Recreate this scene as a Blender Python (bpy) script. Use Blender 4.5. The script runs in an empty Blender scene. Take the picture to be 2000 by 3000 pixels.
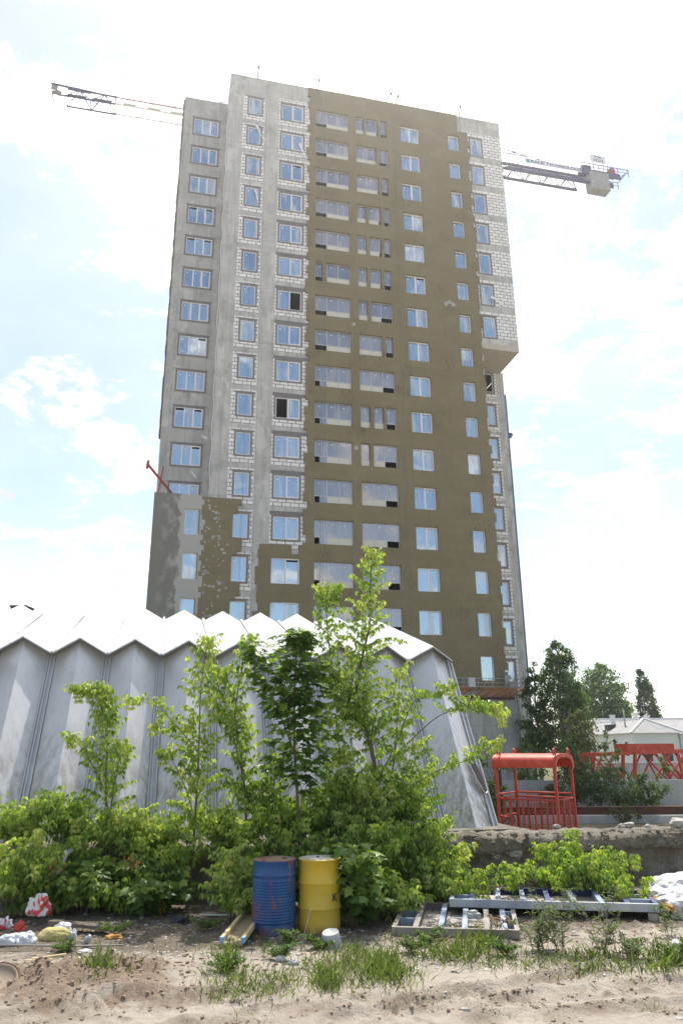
import bpy, bmesh, math, random
import numpy as np
from mathutils import Vector, Matrix, noise
R = math.radians
scene = bpy.context.scene
COL = scene.collection
random.seed(7); rng = np.random.default_rng(7)

# ---------------------------------------------------------------- camera
FPX, TH, RO, HC = 2155.3, R(17.726), R(-.4065), 2.3
cam_d = bpy.data.cameras.new('camera'); cam = bpy.data.objects.new('camera', cam_d); COL.objects.link(cam)
cam_d.sensor_fit = 'VERTICAL'; cam_d.sensor_height = 36; cam_d.lens = FPX/3000*36
cam_d.clip_start = .1; cam_d.clip_end = 6000
_ex = Vector((1, 0, 0)); _up = Vector((0, -math.sin(TH), math.cos(TH))); _fw = Vector((0, math.cos(TH), math.sin(TH)))
_c, _s = math.cos(RO), math.sin(RO)
_r = _c*_ex + _s*_up; _u = -_s*_ex + _c*_up
cam.matrix_world = Matrix(((_r.x, _u.x, -_fw.x, 0), (_r.y, _u.y, -_fw.y, 0), (_r.z, _u.z, -_fw.z, HC), (0, 0, 0, 1)))
scene.camera = cam

# ---------------------------------------------------------------- sun, sky, exposure
SUN_EL, SUN_AZ = R(62), R(9)
sd = Vector((math.sin(SUN_AZ)*math.cos(SUN_EL), math.cos(SUN_AZ)*math.cos(SUN_EL), math.sin(SUN_EL)))
sl = bpy.data.lights.new('sun', 'SUN'); sun = bpy.data.objects.new('sun', sl); COL.objects.link(sun)
sl.energy = 3.5; sl.angle = R(.6); sl.color = (1, .95, .87)
sun.rotation_euler = (-sd).to_track_quat('-Z', 'Y').to_euler()
w = bpy.data.worlds.new('World'); scene.world = w; w.use_nodes = True
nt = w.node_tree; N = nt.nodes; Lk = nt.links
bg = N['Background']; bg.inputs['Strength'].default_value = .13
sky = N.new('ShaderNodeTexSky'); sky.sky_type = 'NISHITA'; sky.sun_disc = False
sky.sun_elevation = SUN_EL; sky.sun_rotation = SUN_AZ; sky.altitude = 100; sky.dust_density = .35; sky.ozone_density = 1.0
tc = N.new('ShaderNodeTexCoord'); sp = N.new('ShaderNodeSeparateXYZ'); Lk.new(tc.outputs['Generated'], sp.inputs[0])
def wm(op, a, b=None, clamp=False):
    n = N.new('ShaderNodeMath'); n.operation = op; n.use_clamp = clamp
    for i, v in enumerate((a, b)):
        if v is None: continue
        if isinstance(v, (int, float)): n.inputs[i].default_value = v
        else: Lk.new(v, n.inputs[i])
    return n.outputs[0]
zz = wm('ADD', wm('MAXIMUM', sp.outputs[2], 0), .22)
cb = N.new('ShaderNodeCombineXYZ'); Lk.new(wm('DIVIDE', sp.outputs[0], zz), cb.inputs[0]); Lk.new(wm('DIVIDE', sp.outputs[1], zz), cb.inputs[1])
def wnoise(scale, detail, rough, off):
    mp = N.new('ShaderNodeMapping'); mp.inputs['Location'].default_value = off; Lk.new(cb.outputs[0], mp.inputs[0])
    t = N.new('ShaderNodeTexNoise'); t.inputs['Scale'].default_value = scale; t.inputs['Detail'].default_value = detail
    t.inputs['Roughness'].default_value = rough; Lk.new(mp.outputs[0], t.inputs['Vector']); return t.outputs['Fac']
n1 = wnoise(5.0, 9, .68, (3.4, 1.2, 0)); n2 = wnoise(.9, 3, .5, (0.4, 5.2, 0))
den = wm('ADD', wm('MULTIPLY', n1, .8), wm('MULTIPLY', n2, .2))
# more cloud towards the sun side, open blue sky behind the photographer
glow = N.new('ShaderNodeVectorMath'); glow.operation = 'DOT_PRODUCT'; Lk.new(tc.outputs['Generated'], glow.inputs[0]); glow.inputs[1].default_value = sd
gl = wm('MAXIMUM', glow.outputs['Value'], 0)
den = wm('ADD', den, wm('MULTIPLY', wm('POWER', gl, 14), .16))
den = wm('ADD', den, wm('MULTIPLY', sp.outputs[1], .015))
cov = N.new('ShaderNodeMapRange'); cov.interpolation_type = 'SMOOTHSTEP'
cov.inputs['From Min'].default_value = .512; cov.inputs['From Max'].default_value = .6; Lk.new(den, cov.inputs['Value'])
shade = N.new('ShaderNodeMapRange'); shade.inputs['From Min'].default_value = .35; shade.inputs['From Max'].default_value = .7
shade.inputs['To Min'].default_value = 3.9; shade.inputs['To Max'].default_value = 9.5; Lk.new(wnoise(1.5, 6, .6, (8, 2, 0)), shade.inputs['Value'])
ccol = N.new('ShaderNodeCombineColor'); bri = wm('MULTIPLY', shade.outputs[0], wm('ADD', wm('MULTIPLY', wm('POWER', gl, 3), .5), .85))
Lk.new(bri, ccol.inputs[0]); Lk.new(wm('MULTIPLY', bri, 1.0), ccol.inputs[1]); Lk.new(wm('MULTIPLY', bri, 1.02), ccol.inputs[2])
pale = N.new('ShaderNodeMixRGB'); pale.inputs['Fac'].default_value = .42; Lk.new(sky.outputs[0], pale.inputs[1]); Lk.new(ccol.outputs[0], pale.inputs[2])
# thin veil only on the sunward side
Lk.new(wm('MULTIPLY', wm('ADD', wm('MULTIPLY', sp.outputs[1], .5), .5, True), .17), pale.inputs['Fac'])
mx = N.new('ShaderNodeMixRGB'); Lk.new(cov.outputs[0], mx.inputs['Fac']); Lk.new(pale.outputs[0], mx.inputs[1]); Lk.new(ccol.outputs[0], mx.inputs[2])
wb = N.new('ShaderNodeMixRGB'); wb.blend_type = 'MULTIPLY'; wb.inputs['Fac'].default_value = 1; Lk.new(mx.outputs[0], wb.inputs[1]); wb.inputs[2].default_value = (1.07, 1.0, .91, 1)
Lk.new(wb.outputs[0], bg.inputs['Color'])
vs = scene.view_settings; vs.view_transform = 'Standard'; vs.look = 'None'; vs.gamma = 1; vs.use_curve_mapping = False
vs.exposure = .82
scene.cycles.max_bounces = 8; scene.cycles.transparent_max_bounces = 8

# ---------------------------------------------------------------- helpers
def at(x, y, Y):
    "world point at depth Y seen at photo pixel (x, y)"
    u, v = x-1000, 1500-y
    u, v = _c*u-_s*v, _s*u+_c*v
    r = Vector((u, FPX*math.cos(TH)-v*math.sin(TH), v*math.cos(TH)+FPX*math.sin(TH)))
    return Vector((0, 0, HC)) + r*(Y/r.y)
def atz(x, y, z):
    p = at(x, y, 1.0) - Vector((0, 0, HC)); return Vector((0, 0, HC)) + p*((z-HC)/p.z)

def link(o, parent=None):
    COL.objects.link(o)
    if parent is not None: o.parent = parent
    return o
def tag(o, label=None, cat=None, group=None, kind=None):
    if label: o['label'] = label
    if cat: o['category'] = cat
    if group: o['group'] = group
    if kind: o['kind'] = kind
    return o
def empty(name, loc=(0, 0, 0), rz=0, label=None, cat=None, group=None):
    o = bpy.data.objects.new(name, None); COL.objects.link(o); o.location = loc; o.rotation_euler = (0, 0, rz)
    o.empty_display_size = .2
    return tag(o, label, cat, group)
class MB:
    "collects shapes and links them as one mesh object"
    def __init__(s): s.v = []; s.f = []; s.m = []; s.sm = []
    def add(s, vs, fs, mi=0, smooth=False):
        b = len(s.v); s.v += [tuple(p) for p in vs]
        for f in fs: s.f.append([b+i for i in f]); s.m.append(mi); s.sm.append(smooth)
        return s
    def box(s, c, d, mi=0, M=None):
        x, y, z = d[0]/2, d[1]/2, d[2]/2
        vs = [Vector((sx*x, sy*y, sz*z)) for sz in (-1, 1) for sy in (-1, 1) for sx in (-1, 1)]
        vs = [(M @ p if M else p) + Vector(c) for p in vs]
        return s.add(vs, [(0, 2, 3, 1), (4, 5, 7, 6), (0, 1, 5, 4), (2, 6, 7, 3), (0, 4, 6, 2), (1, 3, 7, 5)], mi)
    def ext(s, x0, x1, y0, y1, z0, z1, mi=0):
        return s.box(((x0+x1)/2, (y0+y1)/2, (z0+z1)/2), (x1-x0, y1-y0, z1-z0), mi)
    def bar(s, a, b, wd, ht=None, mi=0):
        "square bar from a to b"
        a, b = Vector(a), Vector(b); d = b-a; L = d.length; ht = ht or wd
        q = d.to_track_quat('X', 'Z').to_matrix()
        return s.box((a+b)/2, (L, wd, ht), mi, q)
    def tube(s, pts, r, n=6, mi=0, caps=True):
        pts = [Vector(p) for p in pts]; k = len(pts); rs = r if isinstance(r, (list, tuple)) else [r]*k
        vs = []; up = Vector((0, 0, 1)); prev = None
        for i in range(k):
            t = (pts[min(i+1, k-1)]-pts[max(i-1, 0)]).normalized()
            if prev is None:
                a = t.cross(up if abs(t.z) < .9 else Vector((1, 0, 0))).normalized()
            else:
                a = (prev - t*prev.dot(t)).normalized()
            prev = a; b = t.cross(a)
            for j in range(n):
                an = 2*math.pi*j/n; vs.append(pts[i] + (a*math.cos(an)+b*math.sin(an))*rs[i])
        fs = [(i*n+j, i*n+(j+1) % n, (i+1)*n+(j+1) % n, (i+1)*n+j) for i in range(k-1) for j in range(n)]
        if caps: fs += [tuple(range(n-1, -1, -1)), tuple((k-1)*n+j for j in range(n))]
        return s.add(vs, fs, mi, True)
    def lathe(s, prof, n=32, mi=0, c=(0, 0, 0), smooth=True):
        vs = [(c[0]+r*math.cos(2*math.pi*j/n), c[1]+r*math.sin(2*math.pi*j/n), c[2]+z) for r, z in prof for j in range(n)]
        fs = [(i*n+j, i*n+(j+1) % n, (i+1)*n+(j+1) % n, (i+1)*n+j) for i in range(len(prof)-1) for j in range(n)]
        return s.add(vs, fs, mi, smooth)
    def blob(s, c, r, sub=2, amp=.25, fr=1.5, mi=0, smooth=False, seed=0):
        bm = bmesh.new(); bmesh.ops.create_icosphere(bm, subdivisions=sub, radius=1)
        vs = []
        for v in bm.verts:
            k = 1 + amp*noise.noise(v.co*fr+Vector((seed*3.7, seed*1.3, seed)))*1.6
            vs.append((c[0]+v.co.x*r[0]*k, c[1]+v.co.y*r[1]*k, c[2]+v.co.z*r[2]*k))
        fs = [tuple(v.index for v in f.verts) for f in bm.faces]; bm.free()
        return s.add(vs, fs, mi, smooth)
    def mesh(s, name, mats):
        me = bpy.data.meshes.new(name); me.from_pydata(s.v, [], s.f)
        for m in (mats if isinstance(mats, (list, tuple)) else [mats]): me.materials.append(m)
        me.polygons.foreach_set('material_index', s.m); me.polygons.foreach_set('use_smooth', s.sm); me.update()
        return me
    def build(s, name, mats, parent=None):
        return link(bpy.data.objects.new(name, s.mesh(name, mats)), parent)

def mat(name, base=(.5, .5, .5), rough=.8, metal=0.0, spec=None):
    m = bpy.data.materials.new(name); m.use_nodes = True
    b = m.node_tree.nodes['Principled BSDF']; b.inputs['Base Color'].default_value = (*base, 1)
    b.inputs['Roughness'].default_value = rough; b.inputs['Metallic'].default_value = metal
    if spec is not None: b.inputs['Specular IOR Level'].default_value = spec
    return m
class MN:
    "short-hand node builder on one material"
    def __init__(s, m): s.m = m; s.t = m.node_tree; s.n = s.t.nodes; s.l = s.t.links; s.b = s.n['Principled BSDF']; s.tc = s.n.new('ShaderNodeTexCoord')
    def node(s, kind, **kw):
        n = s.n.new(kind)
        for k, v in kw.items(): setattr(n, k, v)
        return n
    def put(s, sock, v):
        if isinstance(v, bpy.types.NodeSocket): s.l.new(v, sock)
        elif isinstance(v, (tuple, list)) and len(v) == 3 and sock.type == 'RGBA': sock.default_value = (*v, 1)
        else: sock.default_value = v
    def vec(s, scale=(1, 1, 1), rot=(0, 0, 0), loc=(0, 0, 0), src='Object'):
        mp = s.n.new('ShaderNodeMapping'); s.l.new(s.tc.outputs[src], mp.inputs[0])
        mp.inputs['Scale'].default_value = scale; mp.inputs['Rotation'].default_value = rot; mp.inputs['Location'].default_value = loc
        return mp.outputs[0]
    def noise(s, scale=5, detail=5, rough=.55, vec=None, dist=0):
        t = s.n.new('ShaderNodeTexNoise'); t.inputs['Scale'].default_value = scale; t.inputs['Detail'].default_value = detail
        t.inputs['Roughness'].default_value = rough; t.inputs['Distortion'].default_value = dist
        s.l.new(vec if vec else s.tc.outputs['Object'], t.inputs['Vector']); return t.outputs['Fac']
    def rng(s, v, a, b, c=0., d=1.):
        n = s.n.new('ShaderNodeMapRange'); s.put(n.inputs['Value'], v)
        for k, x in zip(('From Min', 'From Max', 'To Min', 'To Max'), (a, b, c, d)): s.put(n.inputs[k], x)
        return n.outputs[0]
    def mix(s, f, a, b, mode='MIX'):
        n = s.n.new('ShaderNodeMixRGB'); n.blend_type = mode; s.put(n.inputs[0], f); s.put(n.inputs[1], a); s.put(n.inputs[2], b); return n.outputs[0]
    def math(s, op, a, b=0.):
        n = s.n.new('ShaderNodeMath'); n.operation = op; s.put(n.inputs[0], a); s.put(n.inputs[1], b); return n.outputs[0]
    def base(s, c): s.put(s.b.inputs['Base Color'], c)
    def bump(s, h, strength=.4, dist=.02):
        n = s.n.new('ShaderNodeBump'); n.inputs['Strength'].default_value = strength; n.inputs['Distance'].default_value = dist
        s.l.new(h, n.inputs['Height']); s.l.new(n.outputs[0], s.b.inputs['Normal'])
def rough_mat(name, c1, c2, scale=3, rough=.85, bump=.3, bscale=None, stretch=(1, 1, 1), metal=0., lo=.35, hi=.65, bd=.02):
    m = mat(name, c1, rough, metal); k = MN(m)
    f = k.noise(scale, 8, .62, k.vec(stretch)); k.base(k.mix(k.rng(f, lo, hi), c1, c2))
    if bump: k.bump(k.noise(bscale or scale*6, 6, .65, k.vec(stretch)), bump, bd)
    return m

# ---------------------------------------------------------------- foliage
TRI = np.array([(0, 2, 1), (0, 1, 3), (1, 2, 4), (1, 4, 3)])
def leaf_mesh(name, pos, dr, nm, size, tint, m, width=.42, parent=None, droop=.15):
    "pointed leaves: base at pos, length along dr, face normal nm"
    pos, dr, nm, size, tint = (np.asarray(a, float) for a in (pos, dr, nm, size, tint))
    dr /= np.linalg.norm(dr, axis=1, keepdims=True)+1e-9
    sd_ = np.cross(dr, nm); sd_ /= np.linalg.norm(sd_, axis=1, keepdims=True)+1e-9
    nn = np.cross(sd_, dr); L = size[:, None]
    v = np.empty((len(pos), 5, 3)); wv = width*L*.5
    v[:, 0] = pos; v[:, 1] = pos+dr*L*.45-nn*L*.03
    v[:, 2] = pos+dr*L*.4+sd_*wv+nn*L*.07; v[:, 3] = pos+dr*L*.4-sd_*wv+nn*L*.07
    v[:, 4] = pos+dr*L-nn*L*droop
    n = len(pos); tri = (TRI[None]+(np.arange(n)*5)[:, None, None]).reshape(-1)
    return np_mesh(name, v.reshape(-1, 3), tri, np.repeat(tint, 5), m, parent)
LOBE = np.array([(0, 0), (.18, -.1), (.62, -.12), (.4, .16), (.9, .34), (.42, .48), (.34, .62), (.0, 1.0)])
def lobed_mesh(name, pos, dr, nm, size, tint, m, parent=None):
    "five-pointed maple leaves"
    pos, dr, nm, size, tint = (np.asarray(a, float) for a in (pos, dr, nm, size, tint))
    dr /= np.linalg.norm(dr, axis=1, keepdims=True)+1e-9
    sd_ = np.cross(dr, nm); sd_ /= np.linalg.norm(sd_, axis=1, keepdims=True)+1e-9
    nn = np.cross(sd_, dr); L = size[:, None]
    out = [(x, y) for x, y in LOBE[1:]] + [(-x, y) for x, y in LOBE[-2:0:-1]]
    k = len(out); v = np.empty((len(pos), k+1, 3)); v[:, 0] = pos+dr*L*.3
    for i, (x, y) in enumerate(out):
        v[:, i+1] = pos+dr*L*y+sd_*L*x*.62-nn*L*(.22*x*x+.12*y*y)
    tr = np.array([(0, i+1, (i+1) % k+1) for i in range(k)])
    n = len(pos); tri = (tr[None]+(np.arange(n)*(k+1))[:, None, None]).reshape(-1)
    return np_mesh(name, v.reshape(-1, 3), tri, np.repeat(tint, k+1), m, parent)
def np_mesh(name, v, tri, tint, m, parent=None):
    me = bpy.data.meshes.new(name); nv = len(v); nf = len(tri)//3
    me.vertices.add(nv); me.vertices.foreach_set('co', v.astype(np.float32).ravel())
    me.loops.add(nf*3); me.loops.foreach_set('vertex_index', tri.astype(np.int32))
    me.polygons.add(nf); me.polygons.foreach_set('loop_start', np.arange(0, nf*3, 3, dtype=np.int32))
    me.update(calc_edges=True); me.validate()
    if tint is not None:
        a = me.attributes.new('tint', 'FLOAT', 'POINT'); a.data.foreach_set('value', tint.astype(np.float32))
    me.materials.append(m)
    return link(bpy.data.objects.new(name, me), parent)
def leaf_mat(name, dark, mid, light, trans=.5, rough=.42, tcol=1.35):
    m = mat(name, mid, rough); k = MN(m)
    at_ = k.node('ShaderNodeAttribute', attribute_name='tint')
    cr = k.node('ShaderNodeValToRGB'); e = cr.color_ramp.elements
    e[0].color = (*dark, 1); e[1].color = (light[0]*1.15, light[1]*.98, light[2]*.8, 1); x = e.new(.5); x.color = (*mid, 1); x = e.new(.9); x.color = (*light, 1)
    k.l.new(at_.outputs['Fac'], cr.inputs[0]); k.base(cr.outputs[0])
    tr = k.node('ShaderNodeBsdfTranslucent'); g = k.mix(1., cr.outputs[0], (tcol, tcol*1.05, tcol*.45), 'MULTIPLY'); k.l.new(g, tr.inputs[0])
    ms = k.node('ShaderNodeMixShader'); ms.inputs[0].default_value = trans
    k.l.new(k.b.outputs[0], ms.inputs[1]); k.l.new(tr.outputs[0], ms.inputs[2]); k.l.new(ms.outputs[0], k.n['Material Output'].inputs[0])
    return m
def curve_pts(ctrl, n=14, wob=.0):
    "smooth polyline through control points"
    P = [Vector(p) for p in ctrl]; P = [2*P[0]-P[1]]+P+[2*P[-1]-P[-2]]; out = []
    seg = len(P)-3; per = max(2, n//seg)
    for i in range(seg):
        for j in range(per):
            t = j/per; a, b, c, d = P[i:i+4]
            out.append(.5*((2*b)+(c-a)*t+(2*a-5*b+4*c-d)*t*t+(3*b-a-3*c+d)*t**3))
    out.append(P[-2])
    return [p+Vector((random.uniform(-wob, wob), random.uniform(-wob, wob), 0)) for p in out]
class Leaves:
    def __init__(s): s.p = []; s.d = []; s.n = []; s.s = []; s.t = []
    def add(s, p, d, n, size, tint): s.p.append(tuple(p)); s.d.append(tuple(d)); s.n.append(tuple(n)); s.s.append(size); s.t.append(tint)
    def ash(s, p, out, size, tint, k=5):
        "one drooping compound leaf of pointed leaflets"
        out = Vector(out); out.z *= .5; out.normalize()
        q = Vector(p); pet = out*.75+Vector((0, 0, .12)); tip = q+pet*size*.9
        side = out.cross(Vector((0, 0, 1))); side = side.normalized() if side.length > .1 else Vector((1, 0, 0))
        for i in range(k):
            if i == 0: b = tip; d = out*.5+Vector((0, 0, -.9))
            else:
                sg = 1 if i % 2 else -1; b = q+pet*size*(.9 if i < 3 else .55); d = side*sg*.62+out*.4+Vector((0, 0, -.8))
            d = d+Vector((random.gauss(0, .18), random.gauss(0, .18), random.gauss(0, .18)))
            nn = (out*.8+Vector((0, 0, .6))+Vector((random.gauss(0, .35), random.gauss(0, .35), random.gauss(0, .35))))
            s.add(b, d, nn, size*random.uniform(.6, 1.25), 1. if random.random() < .025 else min(.95, max(0, tint+random.gauss(0, .17))))
    def build(s, name, m, parent, width=.42, lobed=False):
        if lobed: return lobed_mesh(name, s.p, s.d, s.n, s.s, s.t, m, parent)
        return leaf_mesh(name, s.p, s.d, s.n, s.s, s.t, m, width, parent)
# ---------------------------------------------------------------- materials of the setting
def concrete(name, c1, c2, form=True, stain=.75):
    m = mat(name, c1, .9); k = MN(m)
    f = k.noise(.55, 8, .68, k.vec()); f2 = k.noise(1.2, 6, .6, k.vec((2.2, 2.2, .22))); f3 = k.noise(14, 4, .6)
    c = k.mix(k.rng(f, .38, .64), c2, c1); c = k.mix(k.math('MULTIPLY', k.rng(f2, .5, .72), stain), c, tuple(x*.62 for x in c2))
    c = k.mix(k.math('MULTIPLY', k.rng(f3, .3, .7), .25), c, tuple(x*.8 for x in c1))
    patch = k.noise(.8, 3, .5, k.vec((1, 1, .6), loc=(5, 3, 9)))
    c = k.mix(k.math('MULTIPLY', k.rng(patch, .58, .61), .35), c, tuple(min(1, x*1.25) for x in c1))
    if form:
        br = k.node('ShaderNodeTexBrick'); br.offset = 0; sx = k.node('ShaderNodeSeparateXYZ'); k.l.new(k.tc.outputs['Object'], sx.inputs[0])
        cm = k.node('ShaderNodeCombineXYZ'); k.l.new(sx.outputs[0], cm.inputs[0]); k.l.new(k.math('ADD', sx.outputs[2], -.62), cm.inputs[1]); k.l.new(cm.outputs[0], br.inputs['Vector'])
        br.inputs['Scale'].default_value = 1; br.inputs['Brick Width'].default_value = 1.22; br.inputs['Row Height'].default_value = 3.0
        br.inputs['Mortar Size'].default_value = .03; br.inputs['Mortar Smooth'].default_value = .8
        c = k.mix(k.math('MULTIPLY', br.outputs['Fac'], k.rng(f, .35, .6, .15, .7)), c, tuple(x*.55 for x in c2))
    dk = k.noise(.9, 9, .75, k.vec((1, 1, .8), loc=(2, 9, 4))); c = k.mix(k.math('MULTIPLY', k.rng(dk, .52, .64), .55), c, tuple(x*.6 for x in c2))
    k.base(c); k.bump(k.noise(9, 8, .7), .35, .03); return m
M = {}
M['concrete'] = concrete('bare_concrete', (.55, .54, .51), (.40, .395, .37))
M['concrete_dark'] = concrete('grey_concrete', (.52, .51, .485), (.40, .395, .372))
M['concrete_pale'] = concrete('pale_concrete', (.5, .49, .47), (.4, .39, .37), False, .3)
M['plaster'] = rough_mat('cement_plaster', (.40, .385, .355), (.43, .42, .39), .6, .92, .12, 40)
# darker skim coat with pale scrapes
m = mat('skim_coat', (.2, .19, .16), .9); k = MN(m)
sx = k.node('ShaderNodeSeparateXYZ'); k.l.new(k.tc.outputs['Object'], sx.inputs[0])
ed = k.math('ADD', sx.outputs[0], k.rng(k.noise(1.1, 5, .6), .3, .7, -.25, .25))
f = k.noise(1.6, 6, .65, k.vec((1, 1, .7)))
g = k.math('MULTIPLY', k.rng(f, .47, .62), k.rng(ed, -12.5, -11.2))
c = k.mix(g, (.205, .195, .165), (.36, .35, .32)); c = k.mix(k.rng(ed, -11.02, -10.96), c, (.405, .395, .365)); k.base(c); k.bump(k.noise(30, 4, .6), .15)
M['skim'] = m
# aerated blocks with ragged mortar
m = mat('aerated_block', (.7, .7, .68), .9); k = MN(m)
sx = k.node('ShaderNodeSeparateXYZ'); k.l.new(k.tc.outputs['Object'], sx.inputs[0])
nz = k.noise(7, 3, .6, k.vec((1, 1, 1)))
cm = k.node('ShaderNodeCombineXYZ'); k.l.new(k.math('ADD', sx.outputs[0], k.rng(nz, .2, .8, -.035, .035)), cm.inputs[0])
k.l.new(k.math('ADD', k.math('ADD', sx.outputs[2], .18), k.rng(k.noise(6, 3, .6, k.vec(loc=(4, 4, 4))), .2, .8, -.016, .016)), cm.inputs[1])
br = k.node('ShaderNodeTexBrick'); k.l.new(cm.outputs[0], br.inputs['Vector']); br.inputs['Scale'].default_value = 1
br.inputs['Brick Width'].default_value = .6; br.inputs['Row Height'].default_value = .3; br.inputs['Mortar Size'].default_value = .026; br.inputs['Mortar Smooth'].default_value = .2
br.inputs['Color1'].default_value = (.8, .79, .77, 1); br.inputs['Color2'].default_value = (.68, .67, .65, 1); br.inputs['Mortar'].default_value = (.15, .145, .135, 1)
sm = k.noise(2.1, 6, .7, k.vec((1, 1, 1), loc=(7, 1, 2)))
c = k.mix(k.math('MULTIPLY', k.rng(sm, .6, .68), .75), br.outputs['Color'], (.42, .41, .39)); k.base(c); k.bump(br.outputs['Fac'], -.4, .02)
M['block'] = m
# mineral wool boards
m = mat('mineral_wool', (.17, .13, .06), .97, 0, .1); k = MN(m)
f = k.noise(.35, 5, .6, k.vec()); f2 = k.noise(5, 6, .7, k.vec((5, 5, .35))); f3 = k.noise(60, 3, .6, k.vec((1, 1, .5)))
c = k.mix(k.rng(f, .35, .65), (.262, .231, .152), (.224, .196, .124)); c = k.mix(k.math('MULTIPLY', k.rng(f2, .42, .7), .5), c, (.16, .125, .07))
c = k.mix(k.math('MULTIPLY', k.rng(f3, .3, .7), .3), c, (.21, .16, .075))
sx = k.node('ShaderNodeSeparateXYZ'); k.l.new(k.tc.outputs['Object'], sx.inputs[0]); cm = k.node('ShaderNodeCombineXYZ'); k.l.new(sx.outputs[0], cm.inputs[0]); k.l.new(sx.outputs[2], cm.inputs[1])
br = k.node('ShaderNodeTexBrick'); k.l.new(cm.outputs[0], br.inputs['Vector']); br.inputs['Scale'].default_value = 1
br.inputs['Brick Width'].default_value = 1.2; br.inputs['Row Height'].default_value = .6; br.inputs['Mortar Size'].default_value = .014
br.inputs['Color1'].default_value = (1, 1, 1, 1); br.inputs['Color2'].default_value = (.9, .89, .88, 1); br.inputs['Mortar'].default_value = (.78, .76, .75, 1)
c = k.mix(.8, c, br.outputs['Color'], 'MULTIPLY')
rub = k.math('MULTIPLY', k.rng(k.noise(.5, 2, .5, k.vec(loc=(3, 3, 1))), .6, .64), k.rng(k.noise(4, 4, .7, k.vec((6, 6, .5))), .5, .6))
c = k.mix(k.math('MULTIPLY', rub, .5), c, (.085, .06, .035)); k.base(c); k.bump(k.noise(25, 4, .6, k.vec((1, 1, .4))), .5, .02)
M['wool'] = m
M['dab'] = rough_mat('adhesive_mortar', (.42, .41, .38), (.33, .32, .29), 6, .9, .2)
M['lintel'] = rough_mat('steel_lintel', (.2, .195, .2), (.15, .14, .14), 3, .7, .2)
M['pvc'] = mat('window_pvc', (.78, .78, .8), .35)
M['tape'] = rough_mat('sealing_tape', (.23, .21, .215), (.17, .16, .16), 4, .8, .1)
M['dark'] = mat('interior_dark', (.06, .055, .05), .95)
M['slab'] = mat('interior_slab', (.3, .29, .28), .95)
M['sticker'] = mat('paper_sticker', (.8, .8, .8), .6)
M['cream'] = rough_mat('cream_panel', (.62, .6, .52), (.55, .53, .47), 2, .5, 0)
M['alu'] = mat('loggia_frame', (.5, .5, .53), .4, .2)
def glass(name, tint, inner1, inner2, film, refl=.5, filmamt=.5):
    m = mat(name, inner1, .9); k = MN(m); oi = k.node('ShaderNodeObjectInfo')
    off = k.node('ShaderNodeCombineXYZ'); k.l.new(k.math('MULTIPLY', oi.outputs['Random'], 91.), off.inputs[0]); k.l.new(k.math('MULTIPLY', oi.outputs['Random'], 37.), off.inputs[2])
    va = k.node('ShaderNodeVectorMath'); k.l.new(k.tc.outputs['Object'], va.inputs[0]); k.l.new(off.outputs[0], va.inputs[1])
    def sc(v):
        mp = k.node('ShaderNodeMapping'); k.l.new(va.outputs[0], mp.inputs[0]); mp.inputs['Scale'].default_value = v; mp.inputs['Rotation'].default_value = (0, .12, 0); return mp.outputs[0]
    big = k.noise(1.0, 2, .5, sc((1.2, 1, .25))); fold = k.noise(5, 4, .6, sc((1.1, 1, .12)), dist=.6)
    c = k.mix(k.rng(k.noise(.7, 3, .5, sc((1, 1, .6))), .35, .65), inner1, inner2); rv = k.node('ShaderNodeMath', operation='FRACT'); k.l.new(k.math('MULTIPLY', oi.outputs['Random'], 7.3), rv.inputs[0]); c = k.mix(1., c, k.mix(rv.outputs[0], (.45, .5, .55), (1.25, 1.22, 1.18)), 'MULTIPLY')
    fm = k.math('MULTIPLY', k.rng(big, .52, .62), k.rng(fold, .3, .62, .35, 1)); fm = k.math('MULTIPLY', fm, filmamt)
    k.base(c); k.b.inputs['Roughness'].default_value = .5
    gl = k.node('ShaderNodeBsdfGlossy'); gl.inputs['Roughness'].default_value = .03; gl.inputs['Color'].default_value = (*tint, 1)
    bp = k.node('ShaderNodeBump'); bp.inputs['Strength'].default_value = .025; bp.inputs['Distance'].default_value = .1; k.l.new(k.noise(1.2, 1, .5, sc((1, 1, 1))), bp.inputs['Height']); k.l.new(bp.outputs[0], gl.inputs['Normal'])
    fd = k.node('ShaderNodeBsdfDiffuse'); fd.inputs['Color'].default_value = (*film, 1)
    a = k.node('ShaderNodeMixShader'); a.inputs[0].default_value = refl; k.l.new(k.b.outputs[0], a.inputs[1]); k.l.new(gl.outputs[0], a.inputs[2])
    b = k.node('ShaderNodeMixShader'); k.l.new(fm, b.inputs[0]); k.l.new(a.outputs[0], b.inputs[1]); k.l.new(fd.outputs[0], b.inputs[2])
    k.l.new(b.outputs[0], k.n['Material Output'].inputs[0]); return m
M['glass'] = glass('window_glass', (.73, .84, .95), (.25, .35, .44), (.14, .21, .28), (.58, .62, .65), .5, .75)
M['lglass'] = glass('loggia_glass', (.78, .74, .74), (.26, .25, .265), (.16, .16, .17), (.44, .43, .44), .36, .45)

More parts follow.
